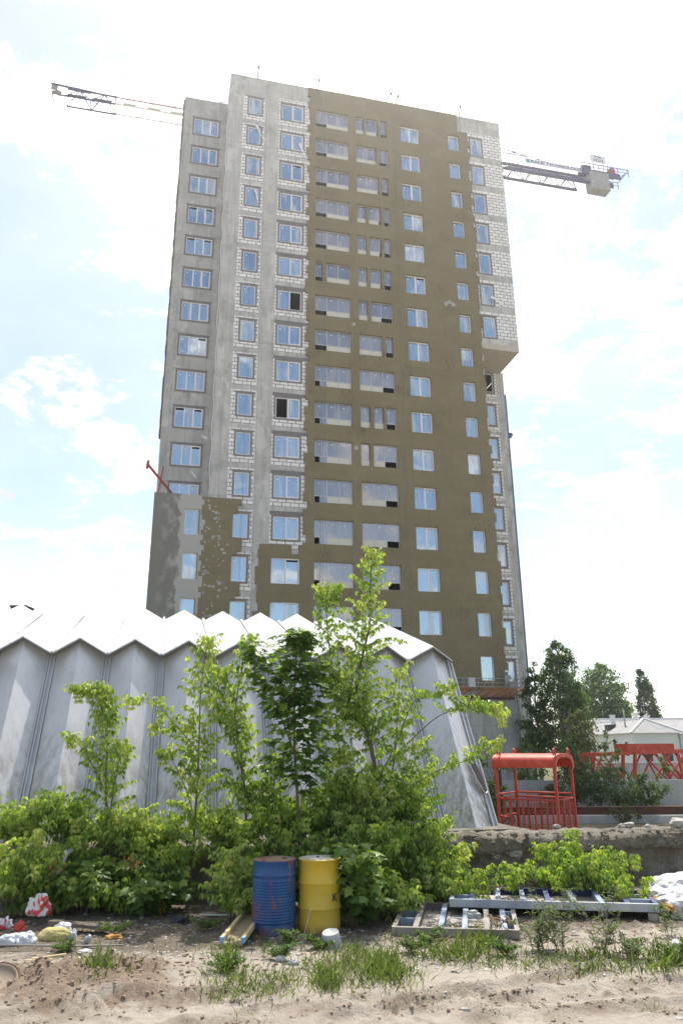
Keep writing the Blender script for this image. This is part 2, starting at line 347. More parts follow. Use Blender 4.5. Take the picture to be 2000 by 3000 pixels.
# ---------------------------------------------------------------- the tower
AZ = R(76.961); OT = Vector((0, 49.04, 0))
tower = empty('apartment_tower', OT, math.pi/2-AZ, 'unfinished high-rise apartment tower half clad in brown insulation boards beneath the crane', 'building')
TD = Vector((math.sin(AZ), math.cos(AZ), 0)); TNV = Vector((-math.cos(AZ), math.sin(AZ), 0))
def tw(s, y, z): return OT+TD*s+TNV*y+Vector((0, 0, z))
TOP = 55.5
def cells(name, xs, zs, fn, y0, dep, mats, parent, extra=None):
    xs = sorted(set(round(a, 3) for a in xs)); zs = sorted(set(round(a, 3) for a in zs))
    nx, nz = len(xs)-1, len(zs)-1
    g = [[fn((xs[i]+xs[i+1])/2, (zs[j]+zs[j+1])/2) for j in range(nz)] for i in range(nx)]
    b = MB()
    get = lambda i, j: g[i][j] if 0 <= i < nx and 0 <= j < nz else None
    y1 = y0+dep
    for i in range(nx):
        j = 0
        while j < nz:                                   # merge runs in z
            c = g[i][j]
            if c is None: j += 1; continue
            e = j
            while e+1 < nz and g[i][e+1] == c: e += 1
            b.add([(xs[i], y0, zs[j]), (xs[i+1], y0, zs[j]), (xs[i+1], y0, zs[e+1]), (xs[i], y0, zs[e+1])], [(0, 1, 2, 3)], c)
            j = e+1
    for i in range(nx):
        for j in range(nz):
            c = g[i][j]
            if c is None: continue
            a0, a1, b0, b1 = xs[i], xs[i+1], zs[j], zs[j+1]
            if get(i-1, j) is None: b.add([(a0, y1, b0), (a0, y0, b0), (a0, y0, b1), (a0, y1, b1)], [(0, 1, 2, 3)], c)
            if get(i+1, j) is None: b.add([(a1, y0, b0), (a1, y1, b0), (a1, y1, b1), (a1, y0, b1)], [(0, 1, 2, 3)], c)
            if get(i, j-1) is None: b.add([(a0, y0, b0), (a0, y1, b0), (a1, y1, b0), (a1, y0, b0)], [(0, 1, 2, 3)], c)
            if get(i, j+1) is None: b.add([(a0, y0, b1), (a1, y0, b1), (a1, y1, b1), (a0, y1, b1)], [(0, 1, 2, 3)], c)
    if extra: extra(b)
    return b.build(name, mats, parent)

WIN = []        # (s0, s1, zsill, zhead, wall plane, sashes, tape, open sash set, kind)
hA = lambda j: 53.5-3*j
for j in range(17):
    z = hA(j)
    if j <= 11: WIN.append((-11.92, -9.70, z-1.78, z-.02, 'wing', 3, True, (), ''))
    if 12 <= j <= 15: WIN.append((-10.66, -9.68, z-1.75, z, 'cut', 1, False, (), ''))
    if j <= 15: WIN.append((-7.6, -6.42, z-1.85, z, 'main', 1, True, (), ''))
    if j <= 15: WIN.append((-4.87, -2.93, z-1.82, z-.03, 'main' if j <= 12 else 'deep', 2, j <= 12, {6: (1,), 9: (0,)}.get(j, ()), ''))
    if j <= 15: WIN.append((5.4, 7.05, z-1.95, z-.25, 'deep', 2, False, (), ''))
    if j <= 15: WIN.append((9.7, 10.7, z-1.95, z-.28, 'deep', 1, False, (), ''))
    if j <= 6: WIN.append((11.76, 12.93, z-2.1, z-.1, 'bay', 1, True, (), ''))
    elif j <= 16: WIN.append((12.95, 14.1, z-2.0, z-.1, 'rec', 1, True, (0,) if j == 7 else (), ''))
LOG = []
Dsp = {0: [(1.47, 2.15), (2.35, 3.35), (3.6, 4.15)], 1: [(1.47, 3.2), (3.45, 4.2)], 2: [(1.47, 3.35), (3.62, 4.15)], 3: [(1.47, 2.2), (2.42, 3.45), (3.75, 4.2)],
       4: [(1.47, 2.2), (2.45, 3.42), (3.68, 4.18)], 5: [(1.47, 2.2), (2.45, 3.35), (3.6, 4.18)], 6: [(1.47, 2.2), (2.45, 4.2)], 7: [(1.47, 3.3), (3.58, 4.15)],
       9: [(1.47, 2.22), (2.5, 3.25), (3.45, 4.22)], 10: [(1.47, 2.15), (2.42, 4.22)]}
Csp = {5: [(-1.95, -1.38), (-1.12, .82)]}
for j in range(16):
    z = 53.32-3*j
    LOG.append((j, -1.95, .82, z-1.76, z, 'C', Csp.get(j, [(-1.95, .82)])))
    LOG.append((j, 1.47, 4.2, z-1.76, z, 'D', Dsp.get(j, [(1.47, 4.2)])))

# concrete frame with block infill, main front
def holes_of(planes): return [q for q in WIN if q[4] in planes]
def in_hole(s, z, hs): return any(h[0] < s < h[1] and h[2] < z < h[3] for h in hs)
hm = holes_of(('main', 'deep', 'bay')) + [(a, b, c, d) for (_, a, b, c, d, _, _) in LOG]
def f_main(s, z):
    if s > 11.62 and z < 32.4: return None
    if in_hole(s, z, hm): return None
    zr = z % 3.0                                        # window head of A at 53.5 -> 2.5
    dz = (53.5-z) % 3.0                                 # distance below a head line
    if z > 53.95: return 0
    if s > 11.62:
        return 1 if (dz < 2.14 or dz > 2.72) else 0
    if -7.97 < s < -6.2: return 0 if 2.42 < dz < 2.78 else 1
    if -5.02 < s < -2.3:
        if dz > 2.72 and 53.5-z > 6: return 2
        return 0 if 2.42 < dz < 2.72 else 1
    return 0
xs = [-9.1, -7.97, -6.2, -5.02, -2.3, 11.62, 14.72]+[v for h in hm for v in h[:2]]
zs = [0, 18.5, 32.4, 53.95, TOP]+[v for h in hm for v in h[2:4]]
for j in range(19): zs += [53.5-3*j-t for t in (2.14, 2.42, 2.72, 2.78)]
zs = [z for z in zs if 0 <= z <= TOP]
cells('front_wall', xs, zs, f_main, .05, .25, [M['concrete'], M['block'], M['lintel']], tower)
# wing set back to the left
hw = holes_of(('wing',))
cells('wing_wall', [-12.72, -9.1]+[v for h in hw for v in h[:2]], [18, TOP-.05]+[v for h in hw for v in h[2:4] if v > 18],
      lambda s, z: None if in_hole(s, z, hw) else 0, 3.15, .25, [M['concrete_dark']], tower)
# recessed right end
hr = holes_of(('rec',))
def f_rec(s, z):
    if in_hole(s, z, hr): return None
    dz = (53.5-z) % 3.0
    if z < 5.6: return None if (13.05 < s < 14.15 and z < 2.1) else 0
    if s > 14.3 or s < 12.4: return 0
    return 0 if 2.5 < dz < 2.78 else 1
cells('recessed_wall', [11.4, 12.4, 13.05, 14.15, 14.3, 15.0]+[v for h in hr for v in h[:2]],
      [0, 2.1, 5.6, 32.5]+[v for h in hr for v in h[2:4]]+[53.5-3*j-t for j in range(7, 19) for t in (2.5, 2.78) if 0 < 53.5-3*j-t < 32], f_rec, 3.72, .25, [M['concrete'], M['block']], tower)
# side and rear body, roof, floors and dark rooms
b = MB()
b.ext(-9.1, -8.9, .3, 3.15, 0, TOP); b.ext(-12.7, -12.5, 3.4, 16, 0, TOP-.06); b.ext(-12.5, 14.5, 15.8, 16, 0, TOP-.07)
b.ext(14.5, 14.71, .3, 3.72, 32.4, TOP-.01); b.ext(14.75, 15.0, 3.98, 16, 0, 32.41); b.ext(14.5, 14.72, 3.98, 16, 32.43, TOP-.03)
b.ext(11.4, 11.6, .31, 3.71, 0, 32.4); b.ext(-12.5, 14.49, 3.42, 15.79, 54.6, 54.9); b.ext(-8.89, 14.49, .31, 3.41, 54.6, 54.9)
b.build('side_wall', M['concrete'], tower)
b = MB(); b.ext(11.63, 14.7, .06, 3.71, 32.39, 32.62); b.ext(11.63, 14.7, .02, .05, 32.38, 32.9)
b.build('bay_soffit', rough_mat('soffit_concrete', (.52, .47, .42), (.44, .39, .34), 1.5, .9, .2), tower)
b = MB()
for j in range(18):
    z = 53.5-3*j
    b.ext(-8.85, 11.35, .32, 4.6, z-2.72, z-2.5)
    b.ext(-12.4, -8.95, 3.45, 8, z-2.73, z-2.51); b.ext(11.36, 14.45, 4.0, 8, z-2.74, z-2.52)
b.build('floor_slab', M['slab'], tower)
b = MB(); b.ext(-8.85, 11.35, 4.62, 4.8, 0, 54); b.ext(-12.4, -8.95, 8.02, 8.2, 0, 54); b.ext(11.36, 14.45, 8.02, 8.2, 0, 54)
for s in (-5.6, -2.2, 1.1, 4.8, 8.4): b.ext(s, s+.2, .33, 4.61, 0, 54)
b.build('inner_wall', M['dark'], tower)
# insulation boards with toothed edges
def tooth(z, k):
    random.seed(int(math.floor(z/.6))*13+k); return random.choice((-.1, 0, 0, .12, .2))
hi = holes_of(('deep',)) + [(a, b_, c, d) for (_, _, _, c, d, _, sp_) in LOG for (a, b_) in sp_] + [(-3.5, -2.98, 14.65, 15.36)]
hA_ = [h for h in WIN if h[0] == -7.6]
SK = 5.95
def f_ins(s, z):
    if z < SK or z > TOP+.04: return None
    if in_hole(s, z, hi): return None
    if z > 53.75 and s > 10.68: return None
    if s > 11.55+tooth(z, 1)*.8: return None
    if z > 15.36: lim = -2.62+tooth(z, 2)
    else: lim = -5.9+tooth(z, 3)*1.2
    if s > lim: return 0
    if z < 18.42 and -9.76 < s:
        dz = (53.5-z) % 3.0
        if dz < 1.9: r = -7.5
        elif dz > 2.75: r = -7.2
        else: r = -6.95+tooth(z, 5)*.5
        return 0 if s < r else None
    return None
xs = [-9.76, -7.5, -7.2, 10.68]+[v for h in hi for v in h[:2]]
for t in (-.1, 0, .12, .2): xs += [11.55+t*.8, -2.62+t, -5.9+t*1.2, -6.95+t*.5]
zs = [SK, 15.36, 18.42, 53.75, TOP+.04]+[v for h in hi for v in h[2:4]]+[.6*i for i in range(10, 93)]
for j in range(12, 17): zs += [53.5-3*j-t for t in (1.9, 2.75, 3.0) if 53.5-3*j-t > SK]
def dabs(b):
    random.seed(5)
    for i in range(85):
        s = random.uniform(-9.35, -7.75); z = random.uniform(8, 18.2); n = random.randint(7, 9); r = random.uniform(.03, .095)
        if random.random() < .12: r *= 1.5
        el = random.uniform(.8, 1.6)
        ring = [(s+r*el*math.cos(a*6.283/n)*random.uniform(.75, 1.2), -.078, z+r*math.sin(a*6.283/n)*random.uniform(.75, 1.2)) for a in range(n)]
        b.add(ring+[(p[0], -.06, p[2]) for p in ring], [tuple(range(n))]+[(q, n+q, n+(q+1) % n, (q+1) % n) for q in range(n)], 1)
    for s, z in ((8.7, 36.0), (8.95, 36.15), (9.2, 36.05), (9.35, 35.95), (1.08, 33.1), (1.12, 22.9), (-9.2, 13.2)):   # patches of mortar on the boards
        n = 9; r = .16
        ring = [(s+r*math.cos(a*6.283/n)*random.uniform(.6, 1.3), -.078, z+r*1.3*math.sin(a*6.283/n)*random.uniform(.6, 1.3)) for a in range(n)]
        b.add(ring, [tuple(range(n))], 1)
cells('insulation', xs, zs, f_ins, -.075, .122, [M['wool'], M['dab']], tower, dabs)
b = MB()
for i in range(60):
    z = 24+i*.53
    if z > TOP-.4: break
    b.ext(-12.86+random.choice((0, .04, .02)), -12.72, 3.16, 3.9, z, z+.5)
b.build('side_insulation', rough_mat('wool_edge', (.15, .125, .085), (.10, .085, .06), 6, .95, .3), tower)
# plastered lower corner, flush with the main front
hc = holes_of(('cut',)); random.seed(9)
wav = [(-9.46+random.uniform(-.16, .16)) for _ in range(60)]
def f_pl(s, z):
    if in_hole(s, z, hc): return None
    return 0 if s < wav[int(z/.35)] else None
cells('plaster_coat', [-12.73]+[v for h in hc for v in h[:2]]+sorted(wav)[::2], [0, 18.52]+[.35*i for i in range(1, 53)]+[v for h in hc for v in h[2:4]], f_pl, -.082, .3, [M['skim']], tower)
b = MB(); b.ext(-12.73, -9.12, .22, 3.14, 18.3, 18.5); b.ext(-12.73, -12.55, .22, 3.14, 0, 18.3); b.build('ledge_slab', M['concrete_pale'], tower)
b = MB(); b.ext(-9.1, -2.62, .0, .32, TOP+.002, TOP+.05); b.ext(-12.74, -9.1, 3.1, 3.5, TOP-.045, TOP); b.ext(11.6, 14.74, 0, .32, TOP+.002, TOP+.05)
b.ext(-2.62, 11.6, .05, .4, TOP+.045, TOP+.08)
b.build('parapet_flashing', mat('flashing_steel', (.62, .63, .66), .35, .6), tower)
for s, a, h in ((-6.9, .05, 1.6), (-1.9, .25, 1.45), (4.0, .75, 1.45), (5.05, .35, 1.3), (11.05, .15, 1.5)):
    b = MB(); b.tube([(s, .5, TOP-.5), (s+a, .2, TOP+h)], .045, 6); b.tube([(s+a, .2, TOP+h-.2), (s+a, .18, TOP+h)], .085, 6)
    b.build('roof_rod', mat('rod_steel', (.14, .14, .15), .5, .5) if s == -6.9 else bpy.data.materials['rod_steel'], tower)
b = MB(); b.ext(15.003, 15.14, 3.73, 9, 0, 30.5); b.blob((15.35, 4.2, 27.0), (.35, .3, .28), 2, .3, 2)
b.build('blue_membrane', rough_mat('blue_sheet', (.035, .09, .25), (.06, .13, .31), 2, .6, .4), tower)
b = MB()
for s in (8.2, 10.6): b.ext(s, s+.42, -.06, .048, 0, 5.5)
b.ext(8.66, 9.7, .03, .048, 3.3, 4.95); b.ext(11.3, 12.3, .0, .048, 0, 6.55)
b.build('ground_column', M['concrete_dark'], tower)
# white plastic strip down the step between wing and main block
b = MB(); b.tube([(-9.14+.05*math.sin(i*1.7), .6+.1*math.sin(i*2.3), 18.6+i*.8) for i in range(46)], .05, 5)
b.build('hanging_strip', mat('white_plastic_strip', (.75, .75, .77), .5), tower)

# windows
WINMESH = {}
PL = {'wing': 3.15, 'main': .05, 'deep': .09, 'bay': .05, 'rec': 3.72, 'cut': .0}
def win_mesh(wd, ht, n, tape, op, tilt=0):
    key = (round(wd, 2), round(ht, 2), n, tape, op, tilt)
    if key in WINMESH: return WINMESH[key]
    f = MB(); t = .085 if tape else .0
    if tape:
        for x0, x1, z0, z1 in ((-.05, wd+.05, -.05, t), (-.05, wd+.05, ht-t, ht+.05), (-.05, t, t, ht-t), (wd-t, wd+.05, t, ht-t)): f.ext(x0, x1, -.022, .05, z0, z1, 1)
        f.ext(-.14, wd+.16, -.035, .04, ht+.051, ht+.1, 1)
    x0, x1, z0, z1 = t, wd-t, t, ht-t; fr = .06
    y0, y1 = (.03, .11)
    f.ext(x0, x1, y0, y1, z0, z0+fr); f.ext(x0, x1, y0, y1, z1-fr, z1); f.ext(x0, x0+fr, y0, y1, z0+fr, z1-fr); f.ext(x1-fr, x1, y0, y1, z0+fr, z1-fr)
    iw = (x1-x0-2*fr); p = MB()
    for i in range(n):
        a = x0+fr+iw*i/n; bb = x0+fr+iw*(i+1)/n
        if i: f.ext(a-.045, a+.045, y0+.002, y1-.002, z0+fr, z1-fr)
        if i in op: continue
        if n > 1 and i == n-1:                            # opening sash stands proud
            g = .05
            f.ext(a+.045, bb, y0-.018, y0, z0+fr, z0+fr+g); f.ext(a+.045, bb, y0-.018, y0, z1-fr-g, z1-fr); f.ext(bb-g, bb, y0-.018, y0, z0+fr+g, z1-fr-g); f.ext(a+.045, a+.045+g*.6, y0-.018, y0, z0+fr+g, z1-fr-g)
        p.ext(a, bb, y0+.035, y0+.045, z0+fr, z1-fr-(.17 if (tilt and i == n-1) or (tilt == 2 and i == 0) else 0))
        sx_ = a+.14+.03*i; sz = z1-fr-.28
        f.ext(sx_, sx_+.075, y0+.029, y0+.034, sz, sz+.09, 2)
    WINMESH[key] = (f.mesh('window_frame', [M['pvc'], M['tape'], M['sticker']]), p.mesh('window_pane', [M['glass']]) if p.v else None)
    return WINMESH[key]
random.seed(77)
for (s0, s1, z0, z1, pl, n, tape, op, kd) in WIN:
    fm, pm = win_mesh(s1-s0, z1-z0, n, tape, op, 0 if n == 1 else random.choice((0, 0, 0, 1, 2 if n == 3 else 0)))
    o = link(bpy.data.objects.new('window', fm), tower); o.location = (s0, PL[pl], z0)
    if pm: q = link(bpy.data.objects.new('window_pane', pm), o)
for (j, s0, s1, z0, z1, col, _) in LOG:
    f, p = MB(), MB(); wd, ht = s1-s0, z1-z0; f.ext(0, wd, 0, .06, 0, .04); f.ext(0, wd, 0, .06, ht-.04, ht); f.ext(0, wd, .002, .058, .5, .555)
    for i in range(4):
        x = (wd-.045)*i/3; f.ext(x, x+.045, .001, .059, .04, ht-.04)
    for i in range(3):
        a = (wd-.045)*i/3+.045; e = (wd-.045)*(i+1)/3
        p.ext(a, e, .02, .03, .556, ht-.041)
        f.ext(a+.3, a+.38, .012, .018, ht-.35, ht-.27, 2)
        dk = 0 if col == 'C' else 2
        if i != dk: f.ext(a, e, .022, .035, .041, .499, 1)
        elif col == 'C' and j > 7: p.ext(a+.35, e, .02, .03, .041, .499)
    o = f.build('loggia_glazing', [M['alu'], M['cream'], M['sticker']], tower); o.location = (s0, .09, z0)
    p.build('loggia_pane', M['lglass'], o)
# a red steel arm clamped on the ledge and ragged plastic film on a few windows
b = MB(); b.bar((-12.6, 1.3, 18.5), (-12.3, 1.3, 20.9), .09); b.bar((-13.3, .4, 20.6), (-11.1, 2.0, 18.6), .12); b.bar((-13.35, .35, 20.3), (-13.3, .4, 20.9), .12)
b.build('lifting_arm', rough_mat('red_arm_paint', (.42, .05, .05), (.3, .05, .05), 4, .6, .2), tower)
film_m = mat('loose_film', (.72, .73, .75), .4); random.seed(3)
for s, y, z, dx, dz in ((-9.8, 3.0, 24.2, .5, -.35), (-10.4, 3.0, 21.3, .4, -.5), (12.6, -.02, 37.2, 1.2, -.7), (-6.9, -.02, 50.6, .5, -1.1), (-3.3, -.02, 49.5, .4, -1.2), (-6.8, -.02, 44.2, .3, -1.2), (-6.9, -.02, 35.6, -.4, -1.1), (-5.0, -.01, 25.0, .1, -.2)):
    p = MB(); n = 9; vs = []
    for i in range(n):
        t = i/(n-1); wv = .11*(1-.5*t)
        for e in (-1, 1): vs.append((s+dx*t+e*wv*.5+random.uniform(-.02, .02), y-.04-.06*math.sin(t*7+s), z+dz*t+e*wv+random.uniform(-.02, .02)))
    p.add(vs, [(2*i, 2*i+1, 2*i+3, 2*i+2) for i in range(n-1)], 0, True); p.build('torn_film', film_m, tower)
# suspension ropes of the facade cradles
rope_m = mat('steel_rope', (.3, .3, .3), .5, .3)
for i, (s, z0) in enumerate(((-1.6, 2), (-1.45, 2), (4.75, 2), (4.9, 2), (-6.95, 12), (-4.0, 12))):
    b = MB(); b.tube([tw(s, -.35, z0), tw(s+.03, -.3, 30), tw(s, -.2, TOP+.1)], .009, 4)
    where = ('beside the first loggia column', 'beside the first loggia column', 'right of the second loggia column', 'right of the second loggia column', 'before the narrow windows on bare concrete', 'before the two-sash windows in white blocks')[i]
    tag(b.build('suspension_rope', rope_m), 'thin rope hanging down the tower '+where, 'rope', 'cradle ropes hanging on the tower front')

# ---------------------------------------------------------------- tower crane behind the building
CR = 24.0
crane = empty('tower_crane', tw(4, CR, 0), math.pi/2-AZ, 'tower crane reaching out on both sides behind the unfinished tower', 'crane')
cblue = rough_mat('crane_blue', (.05, .05, .11), (.075, .078, .15), 1, .5, .1); cwhite = mat('crane_white', (.62, .61, .58), .5); cred = mat('crane_brown', (.28, .12, .09), .6); cgrey = rough_mat('crane_ballast', (.32, .32, .325), (.26, .26, .265), 1.5, .9, .2)
X = lambda s: s-4.0
def truss(x0, x1, zb, zt, n, hw, ch, br_, mi, b, apex=True):
    "triangular jib: two bottom chords, one top chord"
    for sy in (-hw, hw): b.bar((X(x0), sy, zb), (X(x1), sy, zb), ch, ch, mi)
    b.bar((X(x0), 0, zt), (X(x1), 0, zt), ch, ch, mi)
    for i in range(n):
        a, e = x0+(x1-x0)*i/n, x0+(x1-x0)*(i+1)/n; md = (a+e)/2
        for sy in (-hw, hw):
            b.bar((X(a), sy, zb), (X(md), 0, zt), br_, br_, mi); b.bar((X(md), 0, zt), (X(e), sy, zb), br_, br_, mi)
        b.bar((X(a), -hw, zb), (X(a), hw, zb), br_, br_, mi); b.bar((X(a), -hw, zb), (X(e), hw, zb), br_*.8, br_*.8, mi)
b = MB(); truss(-26.7, -21.2, 73.6, 75.45, 2, .75, .13, .07, 0, b); b.bar((X(-26.7), -.75, 73.6), (X(-26.7), -.75, 75.4), .06)
for x in (-26.4, -23.6): b.ext(X(x), X(x+2.0), -.95, -.62, 73.64, 73.78)
b.bar((X(-28.4), -.9, 74.9), (X(-21.2), -.76, 74.6), .12); b.bar((X(-24.0), -.7, 74.55), (X(-26.7), 0, 75.3), .06); b.bar((X(-21.2), -.76, 74.6), (X(-21.2), -.75, 73.6), .1)
truss(-21.2, 0, 73.68, 75.4, 8, .75, .1, .05, 1, b); b.bar((X(-21.2), -.76, 74.62), (X(-5), -.76, 74.62), .1, .1, 2)
for x in (-20.3, -17.5, -14.9): b.ext(X(x), X(x+1.4), -.95, -.62, 73.7, 73.82, 1)
b.build('jib', [cblue, cwhite, cred], crane)
b = MB(); b.ext(X(-28.3), X(-27.6), -.8, -.7, 74.2, 74.95); b.ext(X(-28.1), X(-27.1), -.8, -.7, 73.55, 74.05); b.bar((X(-28.2), -.8, 74.0), (X(-28.2), .8, 74.0), .1); b.bar((X(-27.7), -.75, 74.0), (X(-27.7), -.75, 74.3), .2); b.bar((X(-28.1), 0, 74.9), (X(-28.15), 0, 76.1), .05); b.blob((X(-28.15), 0, 76.1), (.13, .13, .13), 1); b.ext(X(-27.6), X(-26.7), -.75, -.6, 73.55, 73.7)
b.bar((X(-27.7), -.7, 74.9), (X(-26.6), 0, 75.5), .05); b.bar((X(-27.6), -.7, 74.2), (X(-26.7), -.75, 74.3), .05)
b.build('jib_tip', rough_mat('tip_steel', (.26, .24, .22), (.2, .185, .17), 2, .7, .1), crane)
b = MB(); b.blob((X(-25.2), -.2, 74.3), (.22, .22, .26), 2, .1); b.bar((X(-25.2), -.2, 74.5), (X(-25.2), -.1, 75.4), .05); b.build('signal_lamp', cblue, crane)
b = MB(); truss(8, 38.8, 74.15, 75.75, 12, .8, .26, .08, 0, b)
b.ext(X(28), X(40), -.95, -.7, 74.05, 74.5); b.ext(X(38.5), X(44.6), -.9, -.72, 75.6, 76.4); b.ext(X(38.5), X(44.6), .72, .9, 75.6, 76.4)
for x in (38.8, 40, 41.4, 42.8, 44.3, 45.9): b.bar((X(x), -.9, 76.2), (X(x), -.9, 77.35), .06); b.bar((X(x), 1.5, 76.2), (X(x), 1.5, 77.35), .06)
for y in (-.9, 1.5): b.bar((X(38.8), y, 77.35), (X(46), y, 77.35), .07); b.bar((X(38.8), y, 76.8), (X(46), y, 76.8), .05)
b.bar((X(46), -.9, 77.35), (X(46), 1.5, 77.35), .07); b.bar((X(46), -.9, 77.3), (X(43.5), -2.4, 74.2), .07); b.bar((X(44.6), -.9, 76), (X(42.9), -2.3, 74.2), .07); b.bar((X(42.9), -2.3, 74.2), (X(43.6), -2.4, 74.2), .12)
for t in (.3, .6): b.bar((X(46-2.5*t), -.9-1.5*t, 77.3-3.1*t), (X(44.6-1.7*t), -.9-1.4*t, 76-1.8*t), .05)
for x in (27.8, 29.0): b.bar((X(x), -.8, 74.15), (X(x+.7), -.8, 75.7), .1)
b.bar((X(27.6), -1, 76.5), (X(30.7), -1, 76.5), .07); b.bar((X(30.7), -1, 76.5), (X(30.5), -1, 75.7), .06); b.bar((X(27.6), -1, 73.75), (X(29), -1, 73.75), .08); b.bar((X(37.2), -1, 74.1), (X(40), -1, 74.05), .07)
b.ext(X(39.2), X(40.4), -.7, .7, 76.4, 77.2); b.build('counter_jib', cblue, crane)
b = MB(); b.blob((X(43.7), -.3, 77.2), (.55, .55, .55), 2, .05, smooth=True); b.ext(X(42.9), X(44.3), -.6, .2, 76.42, 76.9); b.build('winch', mat('winch_red', (.35, .06, .04), .5), crane)
for i in range(5):
    b = MB(); x = 39.8+i*.56; b.ext(X(x), X(x+.53), -1.2, .1, 73.1, 75.85); b.build('counterweight', cgrey, crane)
b = MB(); b.tube([(X(4), 0, 82), (X(29.6), 0, 77.9), (X(38.7), 0, 76.6)], .05, 5); b.blob((X(29.6), 0, 77.9), (.35, .12, .15), 1); b.blob((X(33), 0, 77.4), (.3, .1, .12), 1)
b.tube([(X(4), 0, 82), (X(-15), 0, 75.4)], .04, 5); b.bar((X(29.3), 0, 75.7), (X(29.2), 0, 77), .05); b.build('tie_rod', cblue, crane)
b = MB(); H2 = .9
for sx in (-H2, H2):
    for sy in (-H2, H2): b.bar((sx, sy, 0), (sx, sy, 82 if sx == 0 else 76), .18)
for i in range(38):
    z = 2*i
    for sx, sy, ex, ey in ((-H2, -H2, H2, -H2), (H2, -H2, H2, H2), (H2, H2, -H2, H2), (-H2, H2, -H2, -H2)): b.bar((sx, sy, z), (ex, ey, z+2), .08); b.bar((sx, sy, z), (ex, ey, z), .07)
b.bar((-.6, 0, 76), (0, 0, 82.2), .2); b.bar((.6, 0, 76), (0, 0, 82.2), .2); b.build('mast', cwhite, crane)
b = MB(); b.ext(.95, 2.6, -.9, .9, 73.2, 75.6); b.build('cab', cwhite, crane)
def board(name, s0, s1, z0, z1, text, size, y, bgm, fgm, parent, X=X):
    b = MB(); b.ext(X(s0), X(s1), y, y+.04, z0, z1); o = b.build(name, bgm, parent)
    lines = text.split('\n')
    cu = bpy.data.curves.new(name+'_text', 'FONT'); cu.body = text; cu.size = size; cu.align_x = 'CENTER'; cu.align_y = 'CENTER'; cu.extrude = .006; cu.offset = size*.012; cu.space_line = .95
    tmp = bpy.data.objects.new('tmp', cu); COL.objects.link(tmp); bpy.context.view_layer.update()
    me = bpy.data.meshes.new_from_object(tmp.evaluated_get(bpy.context.evaluated_depsgraph_get())); COL.objects.unlink(tmp); bpy.data.objects.remove(tmp)
    me.materials.clear(); me.materials.append(fgm); t = link(bpy.data.objects.new('lettering', me), o)
    t.rotation_euler = (math.pi/2, 0, 0); t.location = ((X(s0)+X(s1))/2, y-.012, (z0+z1)/2); return o, t
bgm = mat('sign_white', (.66, .68, .72), .5); fgm = mat('sign_blue', (.025, .035, .16), .5); teal = mat('sign_teal', (.05, .35, .42), .5)
_, t = board('name_board', 30.6, 38.7, 75.52, 76.2, 'CRANE TECHNOLOGIES', .68, -1.0, bgm, fgm, crane); t.location.x += .3; t.scale = (1.13, 1, 1)
b = MB(); b.ext(X(30.6), X(31.1), -1.02, -1.0, 75.55, 76.17); b.build('board_emblem', teal, crane)
_, t = board('number_plate', 40.2, 42.5, 77.55, 78.75, 'TOK\n10.215', .58, -1.1, bgm, fgm, crane)
b = MB(); b.bar((X(40.6), -.95, 76.4), (X(40.6), -.98, 78.6), .06); b.bar((X(42.1), -.95, 76.4), (X(42.1), -.98, 78.6), .06); b.build('plate_post', cblue, crane)
# ---------------------------------------------------------------- ground
def seg_d(p, a, b):
    ax, ay = a; bx, by = b; dx, dy = bx-ax, by-ay; L2 = dx*dx+dy*dy
    t = ((p[0]-ax)*dx+(p[1]-ay)*dy)/L2; tt = min(1, max(0, t)); ex, ey = p[0]-ax-dx*tt, p[1]-ay-dy*tt
    s = (dx*(p[1]-ay)-dy*(p[0]-ax))
    return math.hypot(ex, ey)*(1 if s > 0 else -1), t*math.sqrt(L2)
TR = []
for a, b_, wd, dep in (((1010, 2985), (1760, 2835), .17, .05), ((1240, 2955), (1990, 2875), .15, .032), ((1400, 2990), (1995, 2945), .16, .03), ((20, 2985), (760, 2905), .22, .045), ((0, 2890), (420, 2870), .2, .06), ((560, 2995), (1300, 2905), .16, .028)):
    p, q = atz(*a, 0), atz(*b_, 0); TR.append(((p.x, p.y), (q.x, q.y), wd, dep))
DUG = [0.]
